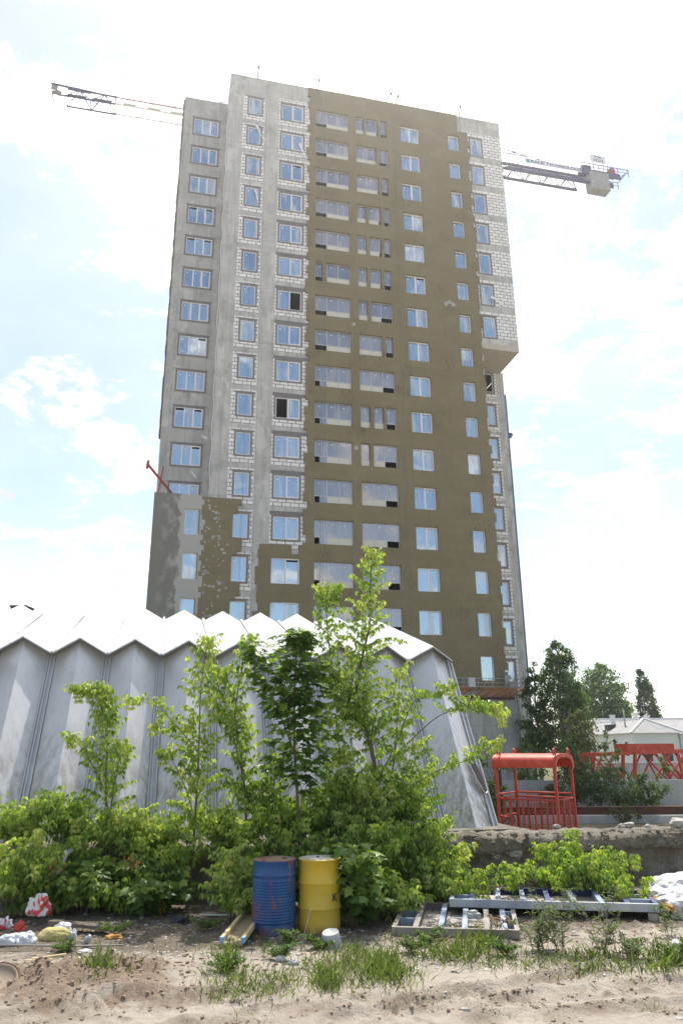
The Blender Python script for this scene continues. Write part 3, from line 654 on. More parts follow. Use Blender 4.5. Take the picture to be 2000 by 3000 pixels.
def gz(x, y):
    "height of the trodden sand"
    DUG[0] = 0.
    if not (-9 < x < 9 and 5 < y < 15): return 0.
    n = lambda f, o=0: noise.noise(Vector((x*f+o, y*f, o)))
    h = .025*n(.7)+.014*n(2.1, 3)+.008*n(6, 9)+.005*n(15, 4)
    clod = max(0, noise.noise(Vector((x*9, y*9, 5)))-.05)*max(0, noise.noise(Vector((x*1.3, y*1.3, 7)))+.1)
    h += .08*clod; DUG[0] = min(1, clod*5)
    m = math.exp(-(((x+2.75)/1.0)**4)-((y-8.7)/.62)**4)            # heap with lug prints at the left
    if m > .01:
        h += m*(.09+.07*n(2.6, 2)+.05*n(5.5, 4))
        lug = abs(((x*.9+y*.5)*3.2) % 1-.5)*2; h += m*.05*(1 if lug > .55 else 0)*(.5+n(3, 6))
        h += m*.06*max(0, n(6, 1))+m*.07*abs(n(11, 3))+m*.03*abs(n(22, 5))
    for a, b_, wd, dep in TR:
        d, t = seg_d((x, y), a, b_)
        if abs(d) < wd*1.5:
            k = math.exp(-(d/wd)**4)
            DUG[0] = max(DUG[0], (.95*k+.6*math.exp(-((abs(d)-wd*1.15)/.06)**2))*min(1, max(0, .5+1.6*noise.noise(Vector((x*2.2, y*2.2, 12))))))
            lug = min(1, max(0, 2.5*(.5-abs(((t+abs(d)*.6+.05*noise.noise(Vector((x*4, y*4, 3))))/.13) % 1-.5)*2)+.5))
            h += -dep*1.0*k+dep*1.5*k*lug*max(0, .45+1.4*n(2.7, 11))+dep*.7*math.exp(-((abs(d)-wd*1.15)/.06)**2)*(.6+n(4, 8))
    if y > 9.6: h += .02*n(9, 5)*min(1, (y-9.6))
    e = min(1, (9-abs(x))/1.5, (15-y)/1.0, (y-5)/1.0)
    return h*max(0, e)
def lines(inner0, inner1, st, lo, hi):
    v = list(np.arange(inner0, inner1+1e-6, st)); s = st; a = inner0; L = []
    while a > lo: s *= 1.35; a -= s; L.append(a)
    s = st; a = inner1; U = []
    while a < hi: s *= 1.35; a += s; U.append(a)
    return L[::-1]+v+U
gx = lines(-4.8, 5.4, .034, -1800, 1800); gy = lines(7.1, 12.6, .03, -1500, 3500)
b = MB(); nx = len(gx)
vs = []; dug = []
for y in gy:
    for x in gx: vs.append((x, y, gz(x, y))); dug.append(DUG[0])
b.add(vs, [(j*nx+i, j*nx+i+1, (j+1)*nx+i+1, (j+1)*nx+i) for j in range(len(gy)-1) for i in range(nx-1)], 0, True)
m = mat('sand_and_soil', (.5, .42, .33), .95, 0, .15); k = MN(m)
f1 = k.noise(.9, 6, .6); f2 = k.noise(7, 6, .7, k.vec((1, 2.2, 1))); f3 = k.noise(60, 3, .7)
sx = k.node('ShaderNodeSeparateXYZ'); k.l.new(k.tc.outputs['Object'], sx.inputs[0])
sand = k.mix(k.rng(f1, .35, .65), (.60, .525, .44), (.50, .435, .365)); sand = k.mix(k.math('MULTIPLY', k.rng(f2, .5, .72), .55), sand, (.27, .205, .15))
da = k.node('ShaderNodeAttribute', attribute_name='dug'); sand = k.mix(k.math('MULTIPLY', da.outputs['Fac'], .75), sand, (.25, .195, .145)); hp = k.math('ADD', k.math('MULTIPLY', sx.outputs[0], 1.), k.rng(k.noise(2.2, 5, .7), .2, .8, -.9, .9)); hy = k.math('ADD', sx.outputs[1], k.rng(k.noise(2.6, 5, .7, k.vec(loc=(4, 4, 4))), .2, .8, -.5, .5)); hm_ = k.math('MULTIPLY', k.rng(hp, -1.5, -1.9), k.math('MULTIPLY', k.rng(hy, 8.0, 8.15), k.rng(hy, 9.35, 9.2))); sand = k.mix(k.math('MULTIPLY', hm_, .8), sand, (.30, .215, .15))
soil = k.mix(k.rng(f2, .35, .65), (.24, .20, .155), (.14, .112, .085)); soil = k.mix(k.math('MULTIPLY', k.rng(k.noise(38, 3, .8), .56, .66), .7), soil, (.5, .46, .4))
bd = k.math('ADD', k.math('ADD', sx.outputs[1], k.math('MULTIPLY', sx.outputs[0], -.16)), k.rng(k.noise(1.1, 5, .7), .2, .8, -1.0, 1.0))
c = k.mix(k.rng(bd, 9.75, 10.5), sand, soil); c = k.mix(k.math('MULTIPLY', k.rng(f3, .3, .7), .35), c, k.mix(.5, c, (.2, .16, .12)))
far = k.rng(sx.outputs[1], 15, 19); c = k.mix(far, c, k.mix(k.rng(f1, .4, .6), (.12, .13, .05), (.25, .21, .15)))
k.base(c); k.bump(k.math('ADD', k.noise(26, 6, .75), k.math('MULTIPLY', f3, .5)), .9, .045)
gr_o = tag(b.build('ground', m), kind='structure'); gr_o.data.attributes.new('dug', 'FLOAT', 'POINT').data.foreach_set('value', dug)

# loose chips and gravel
b = MB(); random.seed(11)
cols = [rough_mat('chip_pale', (.55, .52, .46), (.45, .42, .37), 9, .9, 0), rough_mat('chip_grey', (.3, .28, .25), (.24, .22, .2), 9, .9, 0), rough_mat('chip_brown', (.2, .13, .08), (.15, .1, .06), 9, .9, 0), mat('chip_white', (.7, .7, .68), .7)]
for i in range(3600):
    px = random.uniform(-40, 2040); py = 2600+250*random.random()**.8+ (0 if random.random() < .93 else random.uniform(0, 150))
    p = atz(px, py, 0); r = random.choice((.006, .008, .011, .016))*random.uniform(.7, 1.3)
    if random.random() < .03: r *= 2
    z = gz(p.x, p.y); a = random.uniform(0, 3.14); e = random.uniform(.3, 1)*r; l = random.uniform(1, 3 if random.random() < .3 else 1.4)*r
    ca, sa = math.cos(a), math.sin(a)
    q = [(p.x+ca*u*l-sa*v*e, p.y+sa*u*l+ca*v*e, z-.004+(r*random.uniform(.5, 1) if t else 0)) for t in (0, 1) for u, v in ((-1, -1), (1, -.8), (.9, 1), (-1, .8))]
    b.add(q, [(0, 1, 2, 3), (4, 7, 6, 5), (0, 4, 5, 1), (1, 5, 6, 2), (2, 6, 7, 3), (3, 7, 4, 0)], random.choices((0, 1, 2, 3), (5, 4, 4, 1))[0])
for a_, e_, wd, dep in TR:                                # crumbs thrown up by the tyres
    for i in range(170):
        t = random.random(); s_ = random.choice((-1, 1))*wd*random.gauss(1.1, .25); dx, dy = e_[0]-a_[0], e_[1]-a_[1]; l = math.hypot(dx, dy)
        x, y = a_[0]+dx*t-dy/l*s_, a_[1]+dy*t+dx/l*s_
        if noise.noise(Vector((x*2.2, y*2.2, 12))) < -.1: continue
        r = random.choice((.006, .008, .011, .016)); b.blob((x, y, gz(x, y)+r*.3), (r*1.2, r, r*.75), 1, .4, 1.6, 4, seed=i)
for i in range(650):
    x, y = random.gauss(-2.75, .6), random.gauss(8.75, .36); r = random.choice((.006, .008, .012, .016, .022)); b.blob((x, y, gz(x, y)+r*.25), (r*1.2, r, r*.8), 1, .4, 1.6, 4, seed=i)
cols.append(rough_mat('sand_clod', (.33, .25, .18), (.25, .185, .13), 12, .95, .2))
tag(b.build('gravel', cols), kind='stuff')

# ---------------------------------------------------------------- crumbling retaining wall and the terrace behind it
WA = R(80); WD = Vector((math.sin(WA), math.cos(WA), 0)); WN = Vector((-math.cos(WA), math.sin(WA), 0)); WO = Vector((4.9, 14.25, 0))
def wl(t, y, z): return WO+WD*t+WN*y+Vector((0, 0, z))
m = mat('old_concrete', (.36, .32, .27), .95); k = MN(m)
f = k.noise(1.3, 8, .68, k.vec((1, 1, 1.6))); f2 = k.noise(11, 6, .75); sx = k.node('ShaderNodeSeparateXYZ'); k.l.new(k.tc.outputs['Object'], sx.inputs[0])
c = k.mix(k.rng(f, .36, .62), (.27, .225, .165), (.44, .395, .325)); c = k.mix(k.math('MULTIPLY', k.rng(f2, .48, .66), .6), c, (.2, .17, .135)); c = k.mix(k.math('MULTIPLY', k.rng(k.noise(2.2, 4, .6, k.vec(loc=(3, 2, 5))), .58, .62), .55), c, (.47, .45, .41))
c = k.mix(k.math('MULTIPLY', k.rng(k.noise(1.7, 5, .7, k.vec(loc=(9, 2, 5))), .55, .62), .5), c, (.1, .1, .05))
k.base(c); k.bump(k.math('ADD', k.noise(14, 8, .8), k.math('MULTIPLY', k.noise(50, 3, .6), .5)), 1.0, .09); M['oldc'] = m
root = empty('retaining_wall', WO, math.pi/2-WA, 'low crumbling old concrete retaining wall behind the drums and the lying frames', 'wall')
def wall_part(name, prof, amp, seed, t0=-18, t1=9, st=.045):
    b = MB(); n = int((t1-t0)/st); kk = len(prof); vs = []
    for i in range(n+1):
        t = t0+i*st
        for (y, z) in prof:
            q = Vector((t*1.6, y*1.6+seed, z*1.6)); d = Vector((0, noise.noise(q*1.5), noise.noise(q*1.5+Vector((9, 0, 0)))))*amp
            d += Vector((0, noise.noise(q*5), noise.noise(q*5+Vector((0, 7, 0)))))*amp*.5+Vector((0, noise.noise(q*13), noise.noise(q*13+Vector((0, 7, 0)))))*amp*.3
            cr = 0
            for tc_ in (-.35, 1.9, 3.7, -1.9, -4.2): cr += .05*math.exp(-((t-tc_-.1*math.sin(z*20))/.02)**2)
            vs.append((t, y+d.y+cr, max(-.2, z+d.z*(1 if z > .1 else 0))))
    b.add(vs, [(i*kk+j, (i+1)*kk+j, (i+1)*kk+j+1, i*kk+j+1) for i in range(n) for j in range(kk-1)], 0, False)
    if seed == 4:                                          # ragged crust of broken concrete on the slab
        random.seed(44)
        for i in range(620):
            t = random.uniform(-4.5, 6); u = random.random(); r = random.choice((.014, .02, .028, .04))*random.uniform(.7, 1.3)
            y, z = (random.uniform(-.02, .3), .825) if u < .5 else ((random.uniform(-.05, -.02), random.uniform(.6, .79)) if u < .72 else (random.uniform(-.0, .16), .53))
            b.blob((t, y, z), (r*random.uniform(.8, 1.6), r, r*.75), 1, .45, 1.6, seed=i)
    b.add([(t0, y, z) for y, z in prof], [tuple(range(kk))]); b.add([(t1, y, z) for y, z in prof], [tuple(range(kk))[::-1]])
    return b.build(name, M['oldc'], root)
wall_part('wall_base', [(.2, -.2), (.2, 0), (.195, .08), (.19, .16), (.19, .24), (.19, .32), (.185, .4), (.18, .48), (.18, .55), (.5, .58), (1.0, .56)], .04, 0)
wall_part('cap_slab', [(.28, .535), (.1, .53), (.01, .545), (-.03, .6), (-.035, .66), (-.03, .72), (0, .77), (.05, .805), (.12, .82), (.22, .825), (.35, .83), (.5, .82), (.65, .82), (.8, .81), (.95, .8), (1.0, .7), (1.0, .5)], .055, 4)
st_m = rough_mat('rubble_concrete', (.5, .48, .44), (.36, .33, .29), 7, .95, .5)
for i, (px, py, r, where) in enumerate(((1820, 2417, .06, 'leftmost of the rubble lumps on the right wall top'), (1840, 2414, .085, 'larger pale rubble lump right of its small neighbour on the wall top'), (1895, 2419, .05, 'flat small rubble lump in the middle of the right wall top'), (1985, 2412, .13, 'biggest pale rubble lump on the wall top at the right picture edge'), (1630, 2430, .06, 'rubble lump on the wall top beside the stump of the leafy pile'))):
    p = at(px, py, 14.9); b = MB(); b.blob((0, 0, r*.5), (r*1.2, r, r*.75), 2, .35, 1.3, seed=i)
    o = tag(b.build('rubble_lump', st_m), where, 'rubble', 'rubble lumps on the retaining wall'); o.location = (p.x, p.y, .83)
for i, (px, py, r, lb) in enumerate(((1450, 2507, .075, 'broken concrete chunk caught under the wall slab left of the crack'), (1510, 2500, .1, 'flat concrete chunk caught under the wall slab near the crack'), (1385, 2480, .06, 'small concrete chunk under the slab at the left visible end of the wall'))):
    p = at(px, py, 14.0); b = MB(); b.blob((0, 0, 0), (r*1.2, r, r*.8), 2, .35, 1.3, seed=i+9)
    o = tag(b.build('rubble_lump', st_m), lb, 'rubble', 'rubble lumps under the wall slab'); o.location = p
# ---------------------------------------------------------------- folded aluminium hangar
HZ = R(76.4); HD = Vector((math.sin(HZ), math.cos(HZ), 0)); HN = Vector((-math.cos(HZ), math.sin(HZ), 0)); HO = Vector((3.024, 15.754, 0))
hangar = empty('folded_hangar', HO, math.pi/2-HZ, 'corrugated aluminium hangar with zigzag folded walls and white zigzag roof', 'hangar')
b = MB(); b.ext(-17, .25, -.6, 15.5, -.1, .80); b.build('plinth', M['oldc'], hangar)
m = mat('weathered_aluminium', (.5, .51, .53), .42, .55); k = MN(m)
v = k.vec((1.4, 1.4, .35)); f = k.noise(1.6, 7, .66, v); f2 = k.noise(2.4, 5, .7, k.vec((3, 3, .25), loc=(3, 3, 3))); f3 = k.noise(1.1, 6, .7, k.vec((2, 2, .7), loc=(8, 1, 4)))
c = k.mix(k.rng(f, .3, .7), (.60, .585, .565), (.69, .675, .655)); c = k.mix(k.math('MULTIPLY', k.rng(f2, .56, .78), .5), c, (.4, .4, .405))
c = k.mix(k.math('MULTIPLY', k.rng(f3, .6, .75), .3), c, (.75, .75, .75)); sx = k.node('ShaderNodeSeparateXYZ'); k.l.new(k.tc.outputs['Object'], sx.inputs[0])
dirt = k.math('MULTIPLY', k.rng(sx.outputs[2], 2.9, 1.0), k.rng(f2, .4, .6)); st = k.noise(3.5, 6, .7, k.vec((3, 3, .12), loc=(1, 5, 2))); c = k.mix(k.math('MULTIPLY', k.rng(st, .55, .7), .35), c, (.33, .3, .26)); c = k.mix(k.math('MULTIPLY', dirt, .85), c, (.27, .225, .17))
k.base(c); k.put(k.b.inputs['Roughness'], k.rng(f, .3, .7, .34, .55)); k.bump(k.noise(3.2, 3, .5, k.vec((1, 1, .6))), .13, .06); M['alum'] = m
M['roofm'] = rough_mat('roof_white_sheet', (.68, .68, .67), (.56, .56, .55), 1.4, .55, .15, 4)
M['flange'] = rough_mat('joint_flange', (.58, .585, .59), (.48, .48, .485), 2, .5, .1, metal=.3)
M['bolt_shade'] = mat('bolt_and_eave_shade', (.12, .12, .12), .6)
P_, NB = 1.11, 14
vb, vt, vp = (.0, .78), (2.07, 4.27), (7.2, 5.82)           # valley: base, eave, top (y, z)
rb, rt, rp = (-.30, .78), (1.80, 4.54), (7.2, 6.12)         # ridge
mir = lambda q: (14.4-q[0], q[1])
def lerp(a, b_, t): return (a[0]+(b_[0]-a[0])*t, a[1]+(b_[1]-a[1])*t)
def sheet(b, quad, th, nrm, mi=0, rows=1):
    q = [Vector(p) for p in quad]; n = Vector(nrm)*th; b.add(q+[p-n for p in q], [(0, 1, 2, 3), (7, 6, 5, 4), (0, 4, 5, 1), (1, 5, 6, 2), (2, 6, 7, 3), (3, 7, 4, 0)], mi)
random.seed(21)
for i in range(NB):
    t1 = -P_*i; tm = t1-P_/2; t0 = t1-P_; e = .085
    if i == 0: t1 = -.0
    j = lambda a=.012: random.uniform(-a, a)
    b = MB(); ra = (tm+j(), rb[0], rb[1]); rbb = (tm+j(), rt[0]+j(), rt[1])
    for tv, sg in ((t0+e, -1), (t1-e, 1)):
        va = (tv, vb[0]+j(), vb[1]); vbb = (tv, vt[0]+j(), vt[1]-.02); nb = 6; grid = []
        for r_ in range(nb+1):                                   # slightly dented sheet
            for c_ in range(4):
                u = r_/nb; s = c_/3; p = (Vector(ra).lerp(Vector(rbb), u)).lerp(Vector(va).lerp(Vector(vbb), u), s)
                if 0 < c_ < 3: p += Vector((0, -.35, .15))*random.uniform(-.02, .02)
                grid.append(p)
        fs = [(r_*4+c_, r_*4+c_+1, r_*4+c_+5, r_*4+c_+4) for r_ in range(nb) for c_ in range(3)]
        if sg < 0: fs = [f[::-1] for f in fs]
        b.add(grid, fs, 0, True)
    b.build('wall_panel', M['alum'], hangar)
    b = MB()
    for tv, sg in ((t0+.02, -1), (t1-.02, 1)):
        # roof sheet overhanging the eave, both slopes of the building
        for fl in (0, 1):
            g = (lambda q: q) if not fl else mir
            r0, v0 = g(lerp(rt, rp, -.035)), g(lerp(vt, vp, -.05)); r1, v1 = g(rp), g(vp)
            quad = [(tm, r0[0], r0[1]+.03), (tv, v0[0], v0[1]+.03), (tv, v1[0], v1[1]+.03), (tm, r1[0], r1[1]+.03)]
            sheet(b, quad, .025, (0, 0, 1))
            if not fl: b.bar(Vector(quad[0])+Vector((0, .02, -.045)), Vector(quad[1])+Vector((0, .02, -.045)), .03, .03, 1)  # dark bar stands in for the shadow line under the eave
            if not fl:
                for u in (.08, .5, .92):
                    p = Vector(quad[0]).lerp(Vector(quad[1]), u); b.box(p+Vector((0, .06, .012)), (.022, .022, .022), 1)
                for u in (.2, .4, .6, .8):
                    p = Vector(quad[1]).lerp(Vector(quad[2]), u); b.box(p+Vector((-sg*.03, 0, .02)), (.018, .018, .018), 1)
    b.build('roof_panel', [M['roofm'], M['bolt_shade']], hangar)
    # ribbed joint flange in the valley
    b = MB(); tv = t0
    def strip(x0, x1, dy, th): 
        q = [(x0, vb[0]+dy, vb[1]), (x1, vb[0]+dy, vb[1]), (x1, vt[0]+dy, vt[1]-.03), (x0, vt[0]+dy, vt[1]-.03)]; sheet(b, q, th, (0, -1, 0))
    strip(tv-e, tv+e, .03, .03)
    for dx in (-.07, -.02, .06): strip(tv+dx-.011, tv+dx+.011, -.03, .05)
    for fl in (0, 1):
        g = (lambda q: q) if not fl else mir
        p0, p1 = g(lerp(vt, vp, -.045)), g(lerp(vt, vp, 1.0)); q = [(tv-.03, p0[0], p0[1]+.05), (tv+.03, p0[0], p0[1]+.05), (tv+.03, p1[0], p1[1]+.11), (tv-.03, p1[0], p1[1]+.11)]; sheet(b, q, .04, (0, 0, 1), 1)
    b.build('joint_flange', [M['flange'], M['roofm']], hangar)
    b = MB()
    for tv in (t0, t1):
        q = [(tm, mir(rb)[0], rb[1]), (tv, mir(vb)[0], vb[1]), (tv, mir(vt)[0], vt[1]), (tm, mir(rt)[0], rt[1])]; sheet(b, q, .02, (0, 1, 0))
    b.build('rear_panel', M['alum'], hangar)
# end flange and gable
b = MB(); q = [(-.085, vb[0]+.02, vb[1]), (.03, vb[0]+.02, vb[1]), (.03, vt[0]+.02, vt[1]), (-.085, vt[0]+.02, vt[1])]; sheet(b, q, .03, (0, -1, 0))
for dx in (-.09, .0): q = [(dx, vb[0]-.04, vb[1]), (dx+.03, vb[0]-.04, vb[1]), (dx+.03, vt[0]-.04, vt[1]), (dx, vt[0]-.04, vt[1])]; sheet(b, q, .06, (0, -1, 0))
b.build('joint_flange', M['flange'], hangar)
b = MB(); b.add([(.01, *vb), (.01, *vt), (.01, *vp), (.01, *mir(vt)), (.01, *mir(vb))], [(0, 1, 2, 3, 4)]); b.build('gable_wall', M['alum'], hangar)
# torn corner of the last panel: ragged dark hole with curled edge
def wallpt(t, u, out=.03):
    "point on the right-hand facet of the last fold: t along, u up"
    s = (t+P_/2)/(P_/2); y0 = rb[0]+(vb[0]-rb[0])*s; y1 = rt[0]+(vt[0]-rt[0])*s; z0 = rb[1]; z1 = rt[1]+(vt[1]-rt[1])*s
    return Vector((t, y0+(y1-y0)*u-out, z0+(z1-z0)*u+out*.4))
b = MB(); pts = [(a_, .165+(u_-.22)*.62) for a_, u_ in [(-.34, .52), (-.2, .475), (-.12, .49), (-.07, .42), (-.03, .3), (-.02, .24), (-.07, .22), (-.14, .245), (-.17, .29), (-.23, .33), (-.26, .39), (-.31, .44), (-.36, .48)]]
b.add([wallpt(*p, .035) for p in pts], [tuple(range(len(pts)))]); b.tube([wallpt(*p, .045) for p in pts[5:]], .012, 5, 1)
b.build('torn_hole', [rough_mat('torn_lining', (.07, .055, .048), (.03, .024, .022), 9, .9, .4), M['flange']], hangar)
p = at(62, 1808, 24.5); b = MB(); b.box((0, 0, 0), (.5, .6, .6)); b.box((0, 0, .32), (.56, .68, .05)); b.ext(-.35, -.25, -.3, -.2, -3, -.25); b.ext(.25, .35, -.3, -.2, -3, -.25)
o = tag(b.build('water_tank', rough_mat('rusty_brown', (.09, .055, .04), (.05, .035, .03), 4, .8, .3)), 'dark rusty box on legs showing behind the hangar roof at far left', 'tank'); o.location = p

# ---------------------------------------------------------------- red hoist cage
red = rough_mat('red_paint', (.58, .05, .02), (.48, .045, .022), 2.5, .5, .15, 20); k = MN(red); f = k.noise(2.5, 8, .62); c = k.mix(k.rng(f, .35, .65), (.60, .055, .02), (.46, .045, .024)); c = k.mix(k.math('MULTIPLY', k.rng(k.noise(17, 6, .75), .6, .66), .8), c, (.2, .06, .035)); c = k.mix(k.math('MULTIPLY', k.rng(k.noise(4, 5, .7, k.vec(loc=(4, 1, 2))), .5, .72), .5), c, (.62, .2, .13)); k.base(c); M['red'] = red
rusty = rough_mat('rust', (.16, .07, .04), (.09, .045, .03), 5, .85, .3); M['rust'] = rusty
cage = empty('hoist_cage', (4.17, 21.3, 0), R(-35), 'red steel hoist cage with curved canopy and barred sides behind the wall', 'cage')
L_, D_ = 1.63, 1.29
def tb(name, lst, r=.028, parent=cage, m=red, n=8):
    b = MB()
    for pts in lst: b.tube(pts, r, n)
    return b.build(name, m, parent)
for x, y in ((0, 0), (L_, 0), (0, D_), (L_, D_)):
    b = MB(); b.ext(x-.035, x+.035, y-.035, y+.035, 0, 1.86); b.build('post', red, cage)
prof = [(-.08, 1.77), (-.075, 1.88), (-.04, 1.98), (.1, 2.06), (.35, 2.1), (D_-.3, 2.1), (D_-.05, 2.04), (D_+.08, 1.9), (D_+.1, 1.76)]
b = MB(); 
for sgn in (0, .025):
    b.add([(x, y, z-sgn) for y, z in prof for x in (-.1, L_+.06)], [(2*i, 2*i+1, 2*i+3, 2*i+2) if not sgn else (2*i+2, 2*i+3, 2*i+1, 2*i) for i in range(len(prof)-1)], 0, True)
b.add([(x, prof[0][0], prof[0][1]-s) for s in (0, .025) for x in (-.1, L_+.06)], [(0, 1, 3, 2)])
b.build('canopy', red, cage)
b = MB()
for x in (-.09, L_+.05):
    n = len(prof); o_ = [(x, y, z) for y, z in prof]; i_ = [(x, y*.86+.06, z-.1) for y, z in prof]
    b.add(o_+i_, [(i, i+1, n+i+1, n+i) for i in range(n-1)]); b.add([(p[0]+.02, p[1], p[2]) for p in o_+i_], [(i, i+1, n+i+1, n+i) for i in range(n-1)])
b.build('canopy_rib', red, cage)
for x, y in ((.05, .1), (L_-.02, .1), (.05, D_-.1), (L_-.02, D_-.1)):
    b = MB(); n = 10; c0 = [(x, y+.09*math.cos(math.pi*i/n), 2.05+.1+.09*math.sin(math.pi*i/n)) for i in range(n+1)]; c0 = [(x, y+.09, 2.05)]+c0+[(x, y-.09, 2.05)]
    i0 = [(x, y+.035*math.cos(math.pi*i/n), 2.05+.1+.035*math.sin(math.pi*i/n)) for i in range(n+1)]; i0 = [(x, y+.035, 2.1)]+i0+[(x, y-.035, 2.1)]
    b.add(c0+i0+[(x+.03, p[1], p[2]) for p in c0+i0], [(i, i+1, 13+i+1, 13+i) for i in range(12)]+[(26+i, 39+i, 39+i+1, 26+i+1) for i in range(12)]+[(i, 26+i, 26+i+1, i+1) for i in range(12)])
    b.build('lifting_eye', red, cage)
for z in (.08, .5, .95, 1.06):
    if z > 1: l = [[(0, D_, z), (L_, D_, z)], [(0, 0, z), (0, D_, z)]]
    else: l = [[(0, 0, z), (L_, 0, z)], [(0, D_, z), (L_, D_, z)], [(0, 0, z), (0, D_, z)], [(L_, 0, z), (L_, D_, z)]]
    if z == .5: l = [[(0, 0, z), (.32, 0, z)], [(0, 0, z), (0, D_, z)]]
    tb('rail', l, .024)
for f_ in (.2, .42, .62, .82):
    b = MB(); b.ext(L_*f_-.02, L_*f_+.02, -.02, .02, .08, .95); b.build('bar', red, cage)
    b = MB(); b.ext(L_*f_-.02, L_*f_+.02, D_-.02, D_+.02, .08, .95); b.build('bar', red, cage)
for f_ in (.33, .66):
    b = MB(); b.ext(L_-.02, L_+.02, D_*f_-.02, D_*f_+.02, .08, .95); b.build('bar', red, cage)
    b = MB(); b.ext(-.02, .02, D_*f_-.02, D_*f_+.02, .08, .95); b.build('bar', red, cage)
b = MB()
for q in np.linspace(.06, L_-.06, 22): b.tube([(q, D_, .1), (q, D_, .9)], .0045, 4); b.tube([(q, .01, .1), (q, .01, .48)], .0035, 4)
for q in np.linspace(.06, D_-.06, 18): b.tube([(L_, q, .1), (L_, q, .9)], .0045, 4)
for z in np.linspace(.15, .88, 11): b.tube([(0, D_, z), (L_, D_, z)], .0045, 4); b.tube([(L_, 0, z), (L_, D_, z)], .0045, 4)
b.ext(.0, L_, 0, D_, .03, .06); b.build('wire_mesh', rough_mat('red_mesh', (.42, .07, .05), (.3, .05, .035), 30, .7, .1), cage)

# ---------------------------------------------------------------- rusty beam on blocks, concrete fence, red girder
b = MB(); b.ext(4, 16, 25, 25.03, .24, .44); b.ext(4, 16, 24.92, 25.12, .43, .455); b.ext(4, 16, 24.92, 25.12, .225, .24); 
tag(b.build('rusty_beam', rusty), 'long rusty steel I-beam lying on concrete blocks behind the cage', 'beam')
for i in range(7):
    b = MB(); x = 3.4+i*1.9; b.ext(x, x+1.86, 24.6+.04*(i % 2), 25.3, 0, .215+.006*(i % 3)); tag(b.build('foundation_block', M['concrete_pale'] if i % 2 else M['concrete_dark']), 'grey concrete foundation block lying under the rusty beam', 'block', 'foundation blocks under the rusty beam')
fence = empty('concrete_fence', (3, 31, 0), 0, 'grey concrete panel fence behind the red cage and the bushes', 'fence')
for i in range(8):
    b = MB(); x = i*2.7; b.ext(x+.05, x+2.65, 0, .12, 0, 1.0-.012*(i % 2)); b.build('fence_panel', M['concrete_pale'] if i % 2 else M['concrete'], fence)
    b = MB(); b.ext(x-.05, x+.05, -.04, .16, 0, 1.02); b.build('fence_post', M['concrete_pale'], fence)
b = MB(); b.ext(0, .09, 0, .09, 0, 2.1); b.ext(-.35, .4, -.02, 0, .62, .72); b.ext(.8, .92, 0, .1, 0, 2.1)
o = tag(b.build('timber_prop', rough_mat('dark_timber', (.09, .07, .055), (.06, .045, .035), 4, .9, .3)), 'dark timber props standing by the fence behind the red cage', 'prop'); o.location = (5.2, 30.3, 0)
gird = empty('red_girder', (11.4, 36, 0), R(4), 'red lattice crane section lying behind the concrete fence', 'girder')
for y in (0, 1.3):
    b = MB(); b.bar((0, y, 1.88), (8, y, 2.12), .14); b.build('chord', red, gird)
    b = MB(); b.bar((0, y, .35), (8, y, .5), .14); b.build('chord', red, gird)
for a, c, wd in ((0, .35, .13), (2.0, 2.3, .34), (4.4, 4.35, .2), (6.6, 7.0, .2)):
    for y in (0, 1.3): b = MB(); b.bar((a, y, .4), (c-.1, y, 1.95), wd*.6, .1); b.build('upright', red, gird)
for a, c in ((1.9, .6), (2.1, 3.1), (3.9, 3.2), (3.4, 4.6), (4.5, 3.1), (5.1, 4.2), (5.3, 4.1), (5.0, 6.2), (7.6, 6.4), (.4, 1.2), (.35, -.0)):
    for y in (.02, 1.28): b = MB(); b.tube([(a, y, .4), (c, y, 1.95)], .045, 6); b.build('diagonal', red, gird)
b = MB(); b.ext(1.85, 4.1, -.05, 1.35, 2.02, 2.36); b.build('cover_plate', red, gird)

b = MB(); b.ext(0, 26, 0, .25, 0, 1.25); b.ext(-.02, 26.02, -.03, .28, 1.251, 1.31); o = tag(b.build('garden_wall', M['concrete_pale']), 'long low pale wall between the red girder and the white house', 'wall'); o.location = (13.6, 46, 0)
# ---------------------------------------------------------------- low white house
house = empty('white_house', (30.1, 80, 0), 0, 'white plastered house with grey hipped roof behind the red girder', 'house')
wh = rough_mat('white_render', (.72, .74, .72), (.64, .66, .65), .4, .9, .05); rf = rough_mat('slate_roof', (.36, .35, .34), (.27, .265, .26), 1.2, .9, .2, 4); tr = mat('white_trim', (.75, .75, .75), .6)
b = MB(); b.ext(0, 4.8, 0, 15, 0, 3.5); b.ext(-.5, 26, 15.01, 24, 0, 3.9); b.ext(4.81, 12, 5, 15, 0, 3.45); b.build('wall', wh, house)
b = MB(); o_ = .35
b.add([(-o_, -o_, 3.5), (4.8+o_, -o_, 3.5), (2.4, 2.8, 5.0), (2.4, 18, 5.0), (-o_, 15, 3.5), (4.8+o_, 15, 3.5)], [(0, 1, 2), (0, 2, 3, 4), (1, 5, 3, 2)])
b.add([(-.9, 14.6, 3.9), (26, 14.6, 3.9), (26, 19.5, 5.5), (2.5, 19.5, 5.5), (-.9, 24.4, 3.9), (26, 24.4, 3.9)], [(0, 1, 2, 3), (0, 3, 4), (3, 2, 5, 4)])
b.add([(4.9, 4.6, 3.46), (12.3, 4.6, 3.46), (12.3, 10, 4.9), (4.9, 10, 4.9)], [(0, 1, 2, 3)]); b.build('roof', rf, house)
b = MB(); b.bar((-o_, -o_, 3.55), (2.4, 2.8, 5.05), .16); b.bar((4.8+o_, -o_, 3.55), (2.4, 2.8, 5.05), .16); b.bar((2.4, 2.8, 5.05), (2.4, 18, 5.05), .14); b.bar((2.5, 19.5, 5.55), (26, 19.5, 5.55), .2); b.bar((-.9, 14.6, 3.95), (2.5, 19.5, 5.55), .2); b.build('ridge_cap', tr, house)
